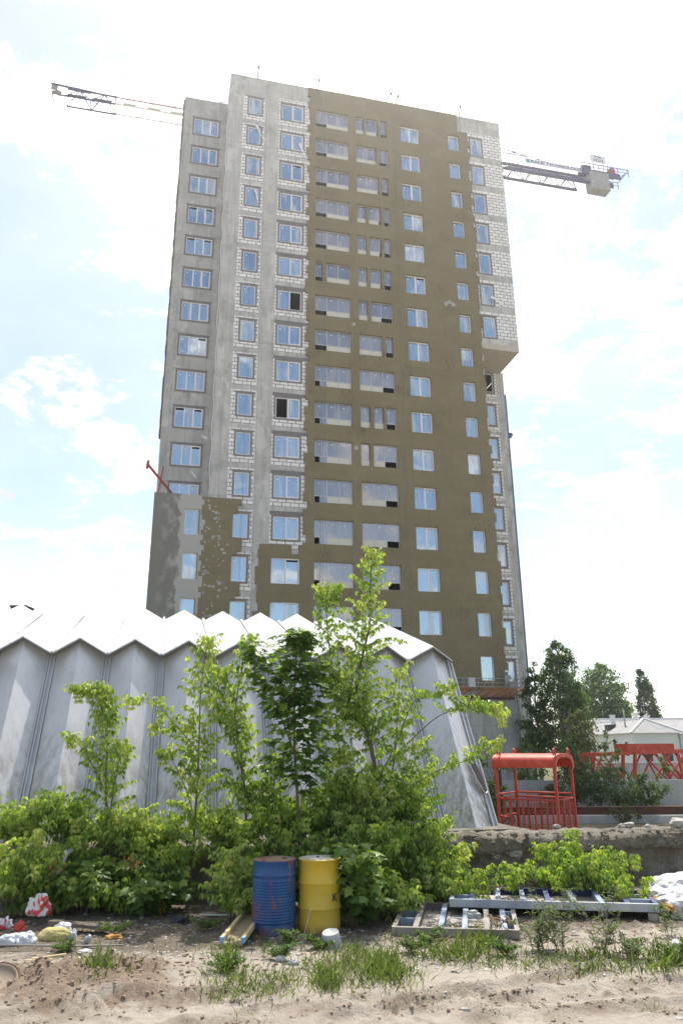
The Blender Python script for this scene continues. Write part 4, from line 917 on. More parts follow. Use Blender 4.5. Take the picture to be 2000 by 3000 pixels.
for x, y, z, s in ((1.6, 10, 5.6, .45), (3.2, 7, 5.75, .35), (3.9, 5.5, 5.4, .4), (-.1, 14.8, 5.2, .9), (5.2, 9, 5.5, .4)):
    b = MB(); b.ext(x-s/2, x+s/2, y-s/2, y+s/2, 3.7, z); b.ext(x-s/2-.05, x+s/2+.05, y-s/2-.05, y+s/2+.05, z, z+.1); b.build('chimney', tr, house)
b = MB(); b.tube([(1.0, 4.6, 4.2), (1.0, 4.6, 6.0)], .09, 8); b.build('flue_pipe', mat('flue_grey', (.35, .35, .34), .6), house)
for x, y, z in ((.75, 8.5, 4.15), (5.4, 4.9, 3.6)):
    b = MB(); b.ext(x-.5, x+.4, y-.6, y+.6, z-.2, z+.4); b.build('dormer', M['dark'], house)
b = MB(); b.tube([(8.2, 17, 5), (8.2, 17, 8.2)], .035, 5); 
for z in (7.9, 7.5, 7.1): b.tube([(7.85, 17, z), (8.55, 17, z)], .025, 4)
b.build('antenna', mat('antenna_metal', (.3, .3, .3), .5), house)
for y in (2.0, 5.5, 9.0, 12.5):
    b = MB(); b.ext(-.05, .02, y-.45, y+.45, 1.1, 2.75); w_ = b.build('window', tr, house); b = MB(); b.ext(-.07, -.052, y-.36, y+.36, 1.2, 2.65); b.build('pane', M['dark'], w_)
for x in (1.4, 3.5):
    b = MB(); b.ext(x-.45, x+.45, -.05, .02, .6, 2.1); w_ = b.build('window', tr, house); b = MB(); b.ext(x-.36, x+.36, -.07, -.052, .7, 2.0); b.build('pane', M['dark'], w_)
b = MB(); b.ext(4.85, 4.95, 4.9, 4.99, 0, 3.4); b.tube([(4.78, -.08, .1), (4.78, -.08, 3.4)], .06, 6); b.build('downpipe', rf, house)
# ---------------------------------------------------------------- far trees
bark = rough_mat('bark', (.16, .12, .085), (.10, .075, .055), 8, .95, .4, stretch=(1, 1, .2))
bark_w = rough_mat('birch_bark', (.55, .53, .48), (.2, .18, .16), 6, .9, .3, stretch=(1, 1, .5))
far_dark = leaf_mat('far_dark_leaf', (.05, .08, .03), (.095, .145, .05), (.16, .22, .08), .42, .6)
far_lite = leaf_mat('far_light_leaf', (.06, .1, .028), (.11, .175, .045), (.19, .26, .08), .45, .6)
far_olive = leaf_mat('far_olive_leaf', (.07, .075, .03), (.11, .12, .045), (.17, .18, .07), .35, .6)
def far_tree(name, label, base, h, prof, n, ls, lm, bm_=bark, seed=1, group=None, droop=0., clump=.35, trunk=.14):
    "prof: list of (height fraction, crown radius, x shift)"
    r_ = np.random.default_rng(seed); random.seed(seed)
    root = empty(name, base, random.uniform(0, 6), label, 'tree' if 'tree' in name or name in ('birch', 'poplar', 'lombardy_poplar') else 'bush', group)
    root.rotation_euler.z = 0
    hs = [p[0] for p in prof]; rs = [p[1] for p in prof]; xs_ = [p[2] if len(p) > 2 else 0 for p in prof]
    nc = max(12, n//45); cl = []
    while len(cl) < nc:
        f = r_.uniform(hs[0], hs[-1]); R_ = np.interp(f, hs, rs)
        if r_.random()*max(rs) > R_: continue
        a = r_.uniform(0, 6.283); q = R_*math.sqrt(r_.uniform(.1, 1))
        cl.append((q*math.cos(a)+np.interp(f, hs, xs_), q*math.sin(a), f*h, R_))
    P, D, N_, S, T = [], [], [], [], []
    for c in cl:
        tint = r_.normal(.42, .17); m_ = n//nc; sc = clump*(.6+.6*r_.random())*max(.5, c[3])**.5
        for _ in range(m_):
            d = r_.normal(0, 1, 3); d /= np.linalg.norm(d); rr = sc*r_.random()**.5
            p = np.array(c[:3])+d*rr*np.array([1, 1, .75]); P.append(p)
            D.append(r_.normal(0, 1, 3)+np.array([0, 0, -droop])); N_.append(d*.6+np.array([0, 0, .8])+r_.normal(0, .5, 3)); S.append(ls*r_.uniform(.6, 1.3)); T.append(np.clip(tint+.12*d[2]+r_.normal(0, .1), 0, 1))
    leaf_mesh('crown', P, D, N_, S, T, lm, .6, root)
    b = MB(); top = h*.93; sh = lambda f: np.interp(f, hs, xs_)
    b.tube([(sh(f)*min(1, f*1.5)+.06*math.sin(f*9+seed), .06*math.cos(f*7+seed), f*top) for f in np.linspace(0, 1, 9)], [trunk*(1-.85*f) for f in np.linspace(0, 1, 9)], 7)
    for c in cl[::2]:
        z0 = max(.12*h, c[2]-.5-math.hypot(c[0], c[1])*.9); f = z0/top; s0 = sh(f)*min(1, f*1.5)
        b.tube([(s0, 0, z0), ((c[0]+s0)/2, c[1]/2, (z0+c[2])/2+.1), c[:3]], [trunk*.3*(1-.6*f), trunk*.2, trunk*.06], 4)
    b.build('trunk', bm_, root); return root
far_tree('birch', 'tall loose dark birch with drooping twigs between the tower and the white house', (14.25, 50, 0), 9.0, [(.16, 1.4), (.3, 2.0, 0), (.5, 1.9, 0), (.7, 1.55, .1), (.82, 1.2, .25), (.93, .8, .2), (1, .15, .15)], 13000, .18, far_dark, bark_w, 4, droop=1.1, clump=.42)
far_tree('birch', 'narrower birch standing close against the right edge of the tower', (12.95, 51, 0), 7.9, [(.15, .8), (.35, 1.25), (.6, 1.0), (.8, .75), (1, .1)], 4200, .19, far_dark, bark_w, 5, droop=.9, clump=.38)
far_tree('poplar', 'round light green poplar standing behind the white house roof', (37.0, 108, 0), 13.6, [(.3, 2.2), (.5, 3.7), (.68, 3.4), (.85, 2.3), (.95, 1.2), (1, .3)], 9000, .4, far_lite, bark, 6, clump=.75)
far_tree('poplar', 'green poplar crown half hidden by the birch, left of the round poplar', (33.0, 110, 0), 13.2, [(.3, 2), (.55, 2.6), (.8, 1.7), (1, .3)], 4500, .4, far_lite, bark, 16, clump=.75)
far_tree('lombardy_poplar', 'dark slender column poplar rising above the white house roof', (43.9, 110, 0), 13.2, [(.2, .8), (.4, 1.5, .3), (.6, 1.4, .2), (.78, .9), (.9, .6, -.3), (1, .1, -.3)], 8000, .34, far_dark, bark, 7, clump=.55)
far_tree('lombardy_poplar', 'small low poplar top left of the slender column poplar', (41.9, 112, 0), 8.2, [(.3, .6), (.6, .8), (.85, .5), (1, .1)], 1600, .34, far_dark, bark, 8, clump=.5)
far_tree('bush', 'pale olive bush at the foot of the tower right edge', (13.4, 44, 0), 4.4, [(.1, .9), (.4, 1.1), (.75, .8), (1, .2)], 2600, .15, far_olive, bark, 9, clump=.4, trunk=.06)
far_tree('bush', 'tall dark climbing bush in front of the fence under the big birch', (8.75, 29.6, 0), 2.75, [(.05, .75), (.3, .95), (.6, .6), (.85, .5), (1, .2)], 4200, .1, far_dark, bark, 10, clump=.28, trunk=.04)
far_tree('bush', 'wide dark bush spreading before the fence below the red girder', (10.15, 29.4, 0), 1.55, [(.05, .9), (.4, 1.05), (.8, .7), (1, .3)], 3600, .09, far_dark, bark, 12, clump=.28, trunk=.04)
far_tree('bush', 'round glossy dark bush at the right end of the fence bushes', (11.35, 29.2, 0), 1.35, [(.08, .5), (.45, .75), (.85, .45), (1, .2)], 2400, .085, far_dark, bark, 13, clump=.25, trunk=.04)
far_tree('bush', 'brownish low bush behind the right bars of the red cage', (7.75, 29.6, 0), .95, [(.05, .4), (.5, .55), (1, .2)], 1400, .08, far_olive, bark, 14, clump=.22, trunk=.03)
far_tree('bush', 'wispy green sapling growing up before the left end of the red girder', (12.05, 35.2, 0), 3.0, [(.1, .7), (.4, .6), (.8, .35), (1, .1)], 1500, .1, far_dark, bark, 15, clump=.25, trunk=.03)
far_tree('bush', 'thin green bush climbing on the girder upright near the picture edge', (14.5, 35.2, 0), 2.0, [(.1, .3), (.5, .25), (1, .1)], 420, .1, far_lite, bark, 17, clump=.18, trunk=.02)
far_tree('bush', 'small scrub growing on the foundation blocks right of the cage', (8.6, 24.45, .0), .55, [(.1, .4), (.5, .5), (1, .2)], 900, .06, far_olive, bark, 18, clump=.18, trunk=.015)
far_tree('bush', 'dark bush climbing up the wall between hangar end and red cage', (4.35, 22.5, 0), 2.3, [(.1, .45), (.4, .5), (.8, .35), (1, .1)], 1800, .08, far_dark, bark, 19, clump=.22, trunk=.03)
far_tree('bush', 'bright green young bush at the tower foot seen through the red cage', (9.9, 42, 0), 2.4, [(.1, .9), (.5, 1.0), (1, .3)], 2200, .12, far_lite, bark, 20, clump=.35, trunk=.03)

# ---------------------------------------------------------------- foreground saplings
ash = leaf_mat('box_elder_leaf', (.09, .155, .032), (.24, .35, .065), (.5, .56, .2), .54, .38)
ash2 = leaf_mat('box_elder_leaf_dark', (.07, .135, .023), (.185, .3, .045), (.4, .5, .12), .52, .38)
mapl = leaf_mat('maple_leaf', (.04, .09, .018), (.11, .2, .032), (.34, .44, .09), .52, .45)
bark_g = rough_mat('young_bark', (.16, .13, .075), (.10, .085, .05), 9, .8, .2)
def sapling(name, label, stems, lm, lsize=.085, group=None, cat='sapling', lobed=False, seed=1, tintb=.45):
    """stems: (control points, radius, first twig fraction, twig length bottom/top, number of twigs)"""
    random.seed(seed); root0 = Vector(stems[0][0][0]); root = empty(name, root0, 0, label, cat, group)
    b = MB(); lv = Leaves()
    for (ctrl, r0, f0, l0, l1, nt) in stems:
        pts = curve_pts([Vector(p)-root0 for p in ctrl], 20); k = len(pts)
        b.tube(pts, [r0*(1-.82*i/(k-1)) for i in range(k)], 6)
        nt = int(nt*1.5)
        for t in range(nt):
            f = f0+(1-f0)*(t+random.random()*.7)/nt; f = min(.995, f); i = min(k-2, int(f*(k-1))); p = pts[i].lerp(pts[i+1], f*(k-1)-i)
            tang = (pts[i+1]-pts[i]).normalized(); a = t*2.4+random.uniform(-.6, .6)
            L = 1.3*(l0+(l1-l0)*((f-f0)/(1-f0)))*random.uniform(.6, 1.25)
            d = Vector((math.cos(a), math.sin(a)*.8, .55+.3*random.random())); d = (d+tang*.35).normalized()
            tof = random.gauss(0, .12); tp = []; q = p.copy(); dd = d.copy(); ns = max(3, int(L/(lsize*.75)))
            for s in range(ns+1):
                tp.append(q.copy()); q = q+dd*L/ns; dd = (dd+Vector((random.gauss(0, .08), random.gauss(0, .08), -.13-.07*s/ns))).normalized()
            b.tube(tp, [max(.0022, r0*.2*(1-f*.6))*(1-.7*s/ns) for s in range(ns+1)], 4, 0, False)
            for s in range(1, ns+1):
                up_ = f*.25+.2*(s/ns)+tof
                for sg in (-1, 1):
                    if random.random() < .1: continue
                    sd_ = tang.cross(dd) if abs(tang.dot(dd)) < .95 else Vector((1, 0, 0)); sd_.normalize()
                    o_ = sd_*sg+dd*.4+Vector((random.gauss(0, .3), random.gauss(0, .3), .1))
                    if lobed:
                        for _ in range(2):
                            o2 = o_+Vector((random.gauss(0, .5), random.gauss(0, .5), 0)); o2.z = random.uniform(-.55, -.05)
                            pt = tp[s]+o2.normalized()*lsize*random.uniform(.2, .9); lv.add(pt, o2, Vector((random.gauss(0, .35), random.gauss(0, .35)-.25, 1)), lsize*random.uniform(.75, 1.25), tintb-.2+up_+random.gauss(0, .12))
                    else: lv.ash(tp[s], o_, lsize*(1-.25*s/ns), tintb-.18+up_, random.choice((3, 5, 5)))
        for s in range(3 if nt else 0):
            for c in range(5):
                a = c*1.26+s; o_ = Vector((math.cos(a), math.sin(a), .7))
                if lobed: lv.add(pts[-1]-Vector((0, 0, .06*s)), o_, Vector((0, -.3, 1)), lsize*.7, .85)
                else: lv.ash(pts[-1]-Vector((0, 0, .07*s)), o_, lsize*.72, .92, 5)
    b.build('stem', bark_g, root); lv.build('foliage', lm, root, .4, lobed); return root
A = at
def pts(Y, *xy): return [A(x, y, Y+(0 if len(q) < 3 else q[2])) for q in xy for x, y in [q[:2]]]
sapling('box_elder', 'tallest sapling with two long leaders rising before the right half of the hangar', [
    ([*pts(13.0, (1098, 2640), (1102, 2400), (1096, 2239), (1071, 2130), (1042, 2084), (1052, 1960), (1082, 1837), (1085, 1720), (1088, 1612))], .05, .3, .85, .16, 52),
    ([*pts(13.0, (1042, 2084), (990, 2026), (967, 1917), (956, 1800), (952, 1725))], .022, .1, .48, .14, 30),
    ([*pts(12.9, (952, 1780), (975, 1745), (985, 1718))], .01, .2, .14, .1, 5),
    ([*pts(12.9, (1098, 2300), (1160, 2180), (1208, 2061, -.1), (1260, 2042), (1318, 2010))], .014, .15, .3, .12, 16),
    ([*pts(12.8, (1100, 2420), (1200, 2310), (1290, 2255), (1400, 2215), (1455, 2170))], .014, .2, .26, .14, 16),
    ([*pts(12.8, (1330, 2045), (1400, 2085), (1455, 2070))], .008, .0, .2, .14, 7),
    ([*pts(12.9, (1180, 2190), (1290, 2095), (1400, 2075), (1470, 2100))], .012, .35, .24, .14, 10),
    ([*pts(12.7, (1098, 2460), (1030, 2330), (1000, 2200))], .016, .1, .4, .2, 16),
    ([*pts(12.7, (1100, 2400), (1170, 2290), (1215, 2180))], .016, .05, .46, .24, 13), ([*pts(12.8, (1098, 2420), (1150, 2250), (1165, 2080), (1170, 1960))], .018, .1, .42, .16, 18), ([*pts(12.8, (1096, 2400), (1010, 2230), (960, 2090))], .016, .1, .42, .2, 13), ([*pts(12.9, (1080, 2170), (1010, 2060), (985, 1960))], .012, .1, .36, .16, 14)], ash, .112, seed=31)
sapling('maple', 'young maple with dark broad lobed leaves in front of the hangar middle', [
    ([*pts(12.5, (882, 2560), (872, 2350), (862, 2170), (862, 2030), (869, 1900), (880, 1860))], .032, .22, .6, .12, 38),
    ([*pts(12.5, (864, 2210), (815, 2080), (770, 1970), (740, 1895))], .014, .2, .3, .16, 12),
    ([*pts(12.5, (864, 2180), (905, 2060), (930, 1960))], .012, .2, .3, .16, 11)], mapl, .15, lobed=True, seed=33, tintb=.42)
sapling('box_elder', 'slim pale green sapling left of the young maple with a tall single stem', [
    ([*pts(12.5, (552, 2640), (566, 2480), (578, 2300), (584, 2160), (590, 2000), (612, 1872))], .026, .12, .46, .17, 54),
    ([*pts(12.5, (580, 2200), (520, 2130), (460, 2070), (385, 2050))], .01, .2, .16, .1, 9),
    ([*pts(12.5, (583, 2170), (520, 2155), (450, 2125))], .008, .5, .12, .1, 4),
    ([*pts(12.4, (572, 2400), (540, 2300), (500, 2220), (480, 2210))], .01, .2, .2, .12, 9)], ash, .11, seed=35, tintb=.52)
sapling('box_elder', 'thin leaning sapling close to the left side of the dark maple', [
    ([*pts(12.8, (722, 2440), (717, 2312), (700, 2180), (689, 2098), (705, 1980), (735, 1868))], .024, .08, .42, .16, 48),
    ([*pts(12.8, (712, 2280), (680, 2140), (640, 2040), (655, 1960))], .012, .2, .26, .14, 18)], ash, .11, seed=37, tintb=.46)
sapling('box_elder', 'leafy sapling with two drooping tops at the left part of the hangar', [
    ([*pts(12.6, (322, 2500), (310, 2300), (315, 2180), (300, 2080), (265, 2030), (232, 2030))], .024, .03, .36, .15, 42),
    ([*pts(12.6, (313, 2150), (318, 2080), (316, 2015))], .012, .1, .18, .1, 9),
    ([*pts(12.4, (320, 2400), (345, 2250), (362, 2185))], .014, .1, .22, .12, 12),
    ([*pts(12.5, (315, 2330), (260, 2220), (212, 2160))], .012, .3, .2, .12, 9)], ash, .112, seed=39, tintb=.5)
sapling('box_elder', 'bushy sapling between the slim pale sapling and the maple trunk', [
    ([*pts(12.9, (790, 2480), (760, 2380), (735, 2300))], .02, .05, .35, .2, 16), ([*pts(12.9, (790, 2480), (800, 2330), (810, 2210))], .018, .05, .3, .16, 16)], ash2, .11, seed=41, tintb=.45)

# undergrowth: each shrub a thing of its own
def shrub(label, px, py, Y, w_, top, lm, n=5, lsize=.085, lobed=False, seed=1, tint=.42, name='shrub', nt=6, group='shrubs along the old wall'):
    random.seed(seed*7+1); b0 = A(px, py, Y); b0.z = max(0., b0.z) if py < 2560 else 0.
    zt = A(px, top, Y).z; st = []
    for i in range(n):
        a = (-1+2*(i+.5)/n)+random.uniform(-.2, .2); e = b0+Vector((a*w_, random.uniform(-.3, .2), 0)); h = (zt-b0.z)*random.choice((.45, .6, .75, .88, .95, 1.1))*random.uniform(.88, 1.05)
        m_ = b0+Vector((a*w_*.45, random.uniform(-.12, .1), h*.55)); e.z = b0.z+h
        st.append(([b0+Vector((a*.08, 0, -.02)), m_, e], .012, .08, .46, .2, nt))
    for i in range(2):                                     # bare dead shoots
        a = random.uniform(-1, 1); h = (zt-b0.z)*random.uniform(.9, 1.25); st.append(([b0+Vector((a*.1, 0, 0)), b0+Vector((a*w_*.5, -.15, h*.6)), b0+Vector((a*w_*1.3, -.25, h))], .007, .5, .1, .1, 0))
    return sapling(name, label, st, lm, lsize, group, 'shrub', lobed, seed, tint)
SH = [('low shrub at the left picture edge with hanging dead brown leaves', 30, 2660, 11.8, .5, 2440, ash, 7, False), ('shrub in the left corner reaching up over the hangar foot', 50, 2480, 12.8, .62, 2360, ash, 8, False),
      ('shrub with dark red berry spots left of the two-topped sapling', 185, 2490, 12.7, .55, 2330, ash2, 8, False), ('dense shrub above the red and white plastic rag', 130, 2665, 11.9, .5, 2470, ash2, 7, False),
      ('broad-leaved shrub above the grey timber plank', 255, 2670, 12.1, .42, 2540, mapl, 5, True), ('shrub under the two-topped sapling', 330, 2510, 12.6, .55, 2370, ash, 8, False),
      ('pale shrub with bright leaves on the wall left of the slim sapling', 440, 2500, 12.7, .5, 2415, ash, 7, False), ('dark low shrub below the orange withered twig', 370, 2680, 12.0, .45, 2560, ash2, 6, False),
      ('shrub hanging over the dark wall gap left of the slim stem', 455, 2600, 12.4, .45, 2455, ash2, 7, False), ('lobed-leaved low shrub at the foot of the slim pale stem', 445, 2685, 12.0, .4, 2590, mapl, 4, True),
      ('tangled shrub around the pale curved hose', 230, 2560, 12.4, .4, 2440, ash2, 5, False),
      ('shrub on the wall between slim sapling and blue drum', 655, 2490, 12.95, .45, 2355, ash, 7, False), ('shrub leaning over the left side of the blue drum', 690, 2700, 11.4, .25, 2510, ash, 6, False), 
      ('shrub behind the blue drum', 780, 2600, 12.3, .5, 2400, ash2, 8, False), ('dark shrub behind the gap between the two drums', 890, 2620, 12.2, .45, 2430, ash2, 8, False), ('dark shrub filling the space behind the yellow drum', 980, 2620, 12.1, .45, 2430, ash2, 8, False),
      ('broad-leaved shrub covering the right side of the yellow drum', 1035, 2735, 11.1, .13, 2510, mapl, 4, True), ('shrub around the foot of the tallest sapling', 1075, 2650, 12.0, .45, 2430, ash2, 9, False), ('tall leafy shrub covering the lower trunk of the tallest sapling', 1090, 2560, 12.5, .55, 2330, ash, 9, False),
      ('shrub below the right branches of the tallest sapling', 1200, 2620, 12.4, .5, 2390, ash2, 9, False), ('bright leafy shoots hanging over the left end of the visible wall', 1290, 2560, 12.7, .4, 2420, ash, 6, False),
      ('dense shrub on the terrace before the hangar right of the maple', 960, 2490, 12.9, .55, 2300, ash2, 9, False), ('shrub in front of the hangar below the long side branch', 1190, 2480, 13.0, .5, 2270, ash2, 9, False), ('shrub before the hangar behind the maple trunk', 830, 2480, 12.9, .5, 2340, ash2, 8, False), ('upright shrub behind the main trunk of the tallest sapling', 1040, 2480, 13.1, .45, 2200, ash2, 9, False),
      ('low leafy shrub between yellow drum and lying frames', 1130, 2690, 11.6, .3, 2580, ash, 6, False), ('low shrub at the left end of the rear blue frame', 1285, 2640, 12.3, .24, 2550, ash, 5, False)]
for i, (lb, px, py, Y, w_, tp_, lm, n, lob) in enumerate(SH): shrub(lb, px, py, Y, w_, tp_, lm, n, .14 if lob else .105, lob, 100+i, .42 if lm is ash else .4)
# felled leafy branches piled on the frames
for i, (lb, p0, p1, w_, n_) in enumerate((('cut leafy branches heaped against the wall, tallest of the pile', (1625, 2600, 12.9), (1625, 2465, 13.1), .3, 6), ('cut leafy branch drooping on the rear frame at the right of the heap', (1690, 2600, 12.5), (1830, 2600, 12.0), .26, 7), ('cut leafy branch spreading left over the rear frame', (1600, 2600, 12.6), (1440, 2580, 12.3), .26, 7), ('cut leafy branches lying in the middle of the heap', (1630, 2620, 12.5), (1720, 2540, 12.5), .42, 8), ('cut leafy branches sliding down the right side of the heap', (1660, 2560, 12.9), (1760, 2540, 12.6), .3, 7))):
    random.seed(60+i); a, e = A(*p0), A(*p1); st = []
    for j in range(n_):
        o_ = Vector((random.uniform(-w_, w_), random.uniform(-.25, .2), random.uniform(-.08, .12)))
        st.append(([a+o_*.3, a.lerp(e, .55)+o_*.8+Vector((0, 0, .05)), e+o_*1.6], .014, .1, .24, .1, 4))
    sapling('cut_branch', lb, st, ash2, .1, 'cut branches on the lying frames', 'branch pile', seed=60+i, tintb=.5)
# wormwood-like weeds, tall stems in the grass
weedm = leaf_mat('weed_leaf', (.08, .11, .06), (.15, .2, .1), (.25, .3, .17), .45, .6)
weedg = leaf_mat('weed_leaf_green', (.045, .09, .015), (.09, .17, .03), (.2, .28, .07), .45, .5)
def weed(label, px, py, h, n, lm, seed, ls=.05, w_=.12):
    random.seed(seed); p = atz(px, py, 0); root = empty('weed', p, 0, label, 'weed', 'weeds in the sand'); b = MB(); lv = Leaves(); n = int(n*.85)
    for i in range(n):
        a = random.uniform(0, 6.28); r = w_*1.7*random.random()**.5+h*.18; hh = h*random.uniform(.4, 1); e = Vector((math.cos(a)*r, math.sin(a)*r*.7, hh))
        sp_ = curve_pts([(math.cos(a)*.03, math.sin(a)*.03, -.01), Vector((e.x*.35, e.y*.35, hh*.6)), e], 9); k = len(sp_)
        b.tube(sp_, [.0035*(1-.6*q/(k-1)) for q in range(k)], 4)
        for q in range(1, k):
            for c in range(3):
                t = random.uniform(0, 6.28); L = (.16 if h > .4 else .09)*(1.15-q/k)*random.uniform(.5, 1.2); d = Vector((math.cos(t), math.sin(t), random.uniform(.2, .9))).normalized(); m_ = sp_[q]+d*L
                b.tube([sp_[q], m_], .0016, 3, 0, False)
                for s in range(4):
                    o_ = Vector((random.gauss(0, .6), random.gauss(0, .6), random.uniform(-.5, .5)))+d; lv.add(sp_[q].lerp(m_, (s+1)/4), o_, Vector((random.gauss(0, .5), random.gauss(0, .5), 1)), ls*random.uniform(.5, 1.2), random.gauss(.45, .2))
    b.build('stem', bark_g, root); lv.build('foliage', lm, root, .3)
for i, a in enumerate((('tall grey-green weed in front of the gap between the two frames', 1640, 2790, .68, 9, weedm), ('tall feathery weed right of the front frame corner', 1765, 2795, .7, 8, weedm), ('spreading weed at the right end of the front frame', 1570, 2785, .5, 9, weedm), ('low weed on the right of the tall feathery weed', 1850, 2810, .22, 6, weedm), ('yellow-green young shoot before the white sack', 1958, 2745, .42, 4, weedg), ('broad green weed between yellow drum and grass', 855, 2770, .2, 7, weedg), ('leafy weed clump just before the blue drum', 820, 2810, .16, 7, weedg), ('low weed around the white pot', 935, 2780, .16, 8, weedg), ('green weed clump in front of the front frame', 1250, 2770, .2, 8, weedg), ('small weed clump left of the front frame weeds', 1205, 2790, .16, 7, weedg), ('weed growing by the brown sand crest near the lone grass tuft', 660, 2850, .18, 6, weedg), ('lone green weed by the orange sponge scraps', 340, 2735, .14, 5, weedg), ('small weed at the end of the grey plank', 200, 2790, .12, 5, weedg), ('weed on the right edge of the sand below the sack', 1985, 2830, .3, 7, weedg), ('weed standing at the lower right corner of the front frame', 1480, 2800, .2, 6, weedg), ('weed left of the blue drum by the timber trough', 600, 2725, .2, 5, weedg))):
    weed(*a, 200+i, .055 if a[5] is weedg else .06, .14)

# ---------------------------------------------------------------- grass
grm = leaf_mat('grass_blade', (.11, .16, .05), (.2, .27, .08), (.36, .4, .18), .5, .55)
P, D, N_, S, T = [], [], [], [], []
for (px, py, rx, ry, n, h) in ((290, 2875, 40, 28, 420, .15), (355, 2868, 35, 16, 120, .12), (700, 2890, 110, 45, 900, .12), (820, 2885, 90, 35, 600, .11), (960, 2880, 35, 32, 600, .16), (1075, 2845, 130, 55, 1100, .16), (1040, 2805, 90, 30, 500, .14), (1130, 2845, 50, 34, 700, .18), (1330, 2800, 90, 25, 700, .18), (1400, 2770, 60, 30, 400, .2), (1600, 2815, 130, 40, 600, .12), (1720, 2822, 80, 35, 500, .15), (1850, 2825, 90, 40, 420, .14), (1960, 2825, 60, 30, 420, .2), (670, 2830, 30, 30, 220, .2), (610, 2780, 60, 40, 120, .1), (760, 2760, 60, 40, 260, .12), (1240, 2920, 90, 20, 120, .07), (1900, 2950, 70, 10, 160, .05), (1480, 2820, 90, 20, 300, .1), (480, 2740, 150, 50, 130, .09), (1440, 2960, 60, 20, 60, .06), (1180, 2730, 40, 30, 120, .12), (1350, 2905, 120, 14, 60, .06), (900, 2830, 60, 25, 250, .1)):
    for i in range(int(n*.6)):
        q = rng.normal(0, .62, 2); p = atz(px+q[0]*rx, py+q[1]*ry, 0); P.append((p.x, p.y, gz(p.x, p.y)-.005))
        a = rng.normal(0, .5, 2); D.append((a[0], a[1], 1)); N_.append((rng.normal(), rng.normal(), .4)); S.append(h*rng.uniform(.25, 1.3)); T.append(np.clip(rng.normal(.42, .2), 0, 1))
g = leaf_mesh('grass', P, D, N_, S, T, grm, .024, None, .3); tag(g, kind='stuff')

# dry fallen leaves and twigs lie about the soil
P, D, N_, S, T = [], [], [], [], []
dry = leaf_mat('dry_leaf', (.12, .06, .025), (.22, .12, .05), (.4, .26, .12), .25, .7)
for i in range(1500):
    p = atz(rng.uniform(-20, 2020), 2610+rng.random()*150, 0); P.append((p.x, p.y, gz(p.x, p.y)+.012)); a = rng.uniform(0, 6.28); D.append((math.cos(a), math.sin(a), rng.normal(0, .15))); N_.append((rng.normal(0, .3), rng.normal(0, .3), 1)); S.append(rng.uniform(.03, .075)); T.append(rng.random())
tag(leaf_mesh('leaf_litter', P, D, N_, S, T, dry, .45), kind='stuff')
# ---------------------------------------------------------------- drums
def drum_mat(name, base, alt, rust_amt, top_rust):
    m = mat(name, base, .38); k = MN(m); f = k.noise(3, 6, .65, k.vec((1, 1, .6))); f2 = k.noise(5, 7, .75, k.vec((1.3, 1.3, .35), loc=(2, 7, 1))); f3 = k.noise(28, 4, .7)
    c = k.mix(k.rng(f, .35, .65), base, alt); r = k.math('MAXIMUM', k.rng(f2, rust_amt, rust_amt+.05), k.math('MULTIPLY', k.rng(f3, .68, .74), .6))
    sx = k.node('ShaderNodeSeparateXYZ'); k.l.new(k.tc.outputs['Object'], sx.inputs[0]); r = k.math('MAXIMUM', r, k.math('MULTIPLY', k.rng(sx.outputs[2], .12, .0), k.rng(f2, .4, .55)))
    if top_rust: r = k.math('MAXIMUM', r, k.math('MULTIPLY', k.rng(sx.outputs[2], .872, .878), k.rng(f, .3, .5)))
    k.base(k.mix(r, c, (.24, .085, .035))); k.put(k.b.inputs['Roughness'], k.rng(r, 0, 1, .4, .85)); k.bump(k.noise(4, 3, .5), .12, .03); return m
bl = drum_mat('blue_drum_paint', (.014, .058, .22), (.02, .11, .26), .565, True); yl = drum_mat('yellow_drum_paint', (.62, .42, .03), (.55, .38, .05), .66, False)
blue = empty('steel_drum', (-.93, 10.85, 0), .4, 'tall blue rusty steel drum with many narrow ribs', 'drum', 'steel drums before the bushes')
r = .28; prof = [(r-.02, 0), (r, .004), (r+.006, .012), (r, .022)]
z = .03
prof += [(r, .12)]
for i in range(15): zc = .14+i*.034; prof += [(r-.006, zc), (r+.011, zc+.011), (r+.011, zc+.018), (r-.006, zc+.03)]
prof += [(r, .665), (r+.004, .69), (r+.014, .70), (r+.004, .715), (r, .73), (r, .862), (r+.008, .868), (r+.008, .878), (r-.006, .88)]
b = MB(); b.lathe(prof, 48); b.build('body', bl, blue)
b = MB(); b.lathe([(r-.005, .878), (r-.012, .862), (r-.03, .858), (0.001, .862)], 40); b.build('lid', rough_mat('rusty_lid', (.34, .27, .21), (.2, .09, .04), 6, .5, .1), blue)
b = MB(); b.lathe([(.03, .86), (.03, .876), (.001, .877)], 12, 0, (.16, .08, 0)); b.lathe([(.02, .86), (.02, .874), (.001, .875)], 12, 0, (-.17, -.05, 0)); b.build('bung', M['rust'], blue)
yel = empty('steel_drum', (-.33, 10.95, 0), 0, 'bright yellow steel drum with three smooth belts', 'drum', 'steel drums before the bushes')
prof = [(r-.012, 0), (r, .004), (r+.006, .012), (r-.004, .025)]
for zc in (.29, .59): prof += [(r-.004, zc-.03), (r+.004, zc-.014), (r+.012, zc), (r+.004, zc+.014), (r-.004, zc+.03)]
prof += [(r-.004, .855), (r+.006, .862), (r+.006, .872), (r-.008, .875)]
b = MB(); b.lathe(prof, 48); b.build('body', yl, yel)
b = MB(); b.lathe([(r-.007, .873), (r-.014, .856), (r-.03, .852), (.001, .856)], 40); b.build('lid', rough_mat('yellow_lid', (.55, .42, .2), (.5, .5, .5), 4, .3, .1), yel)
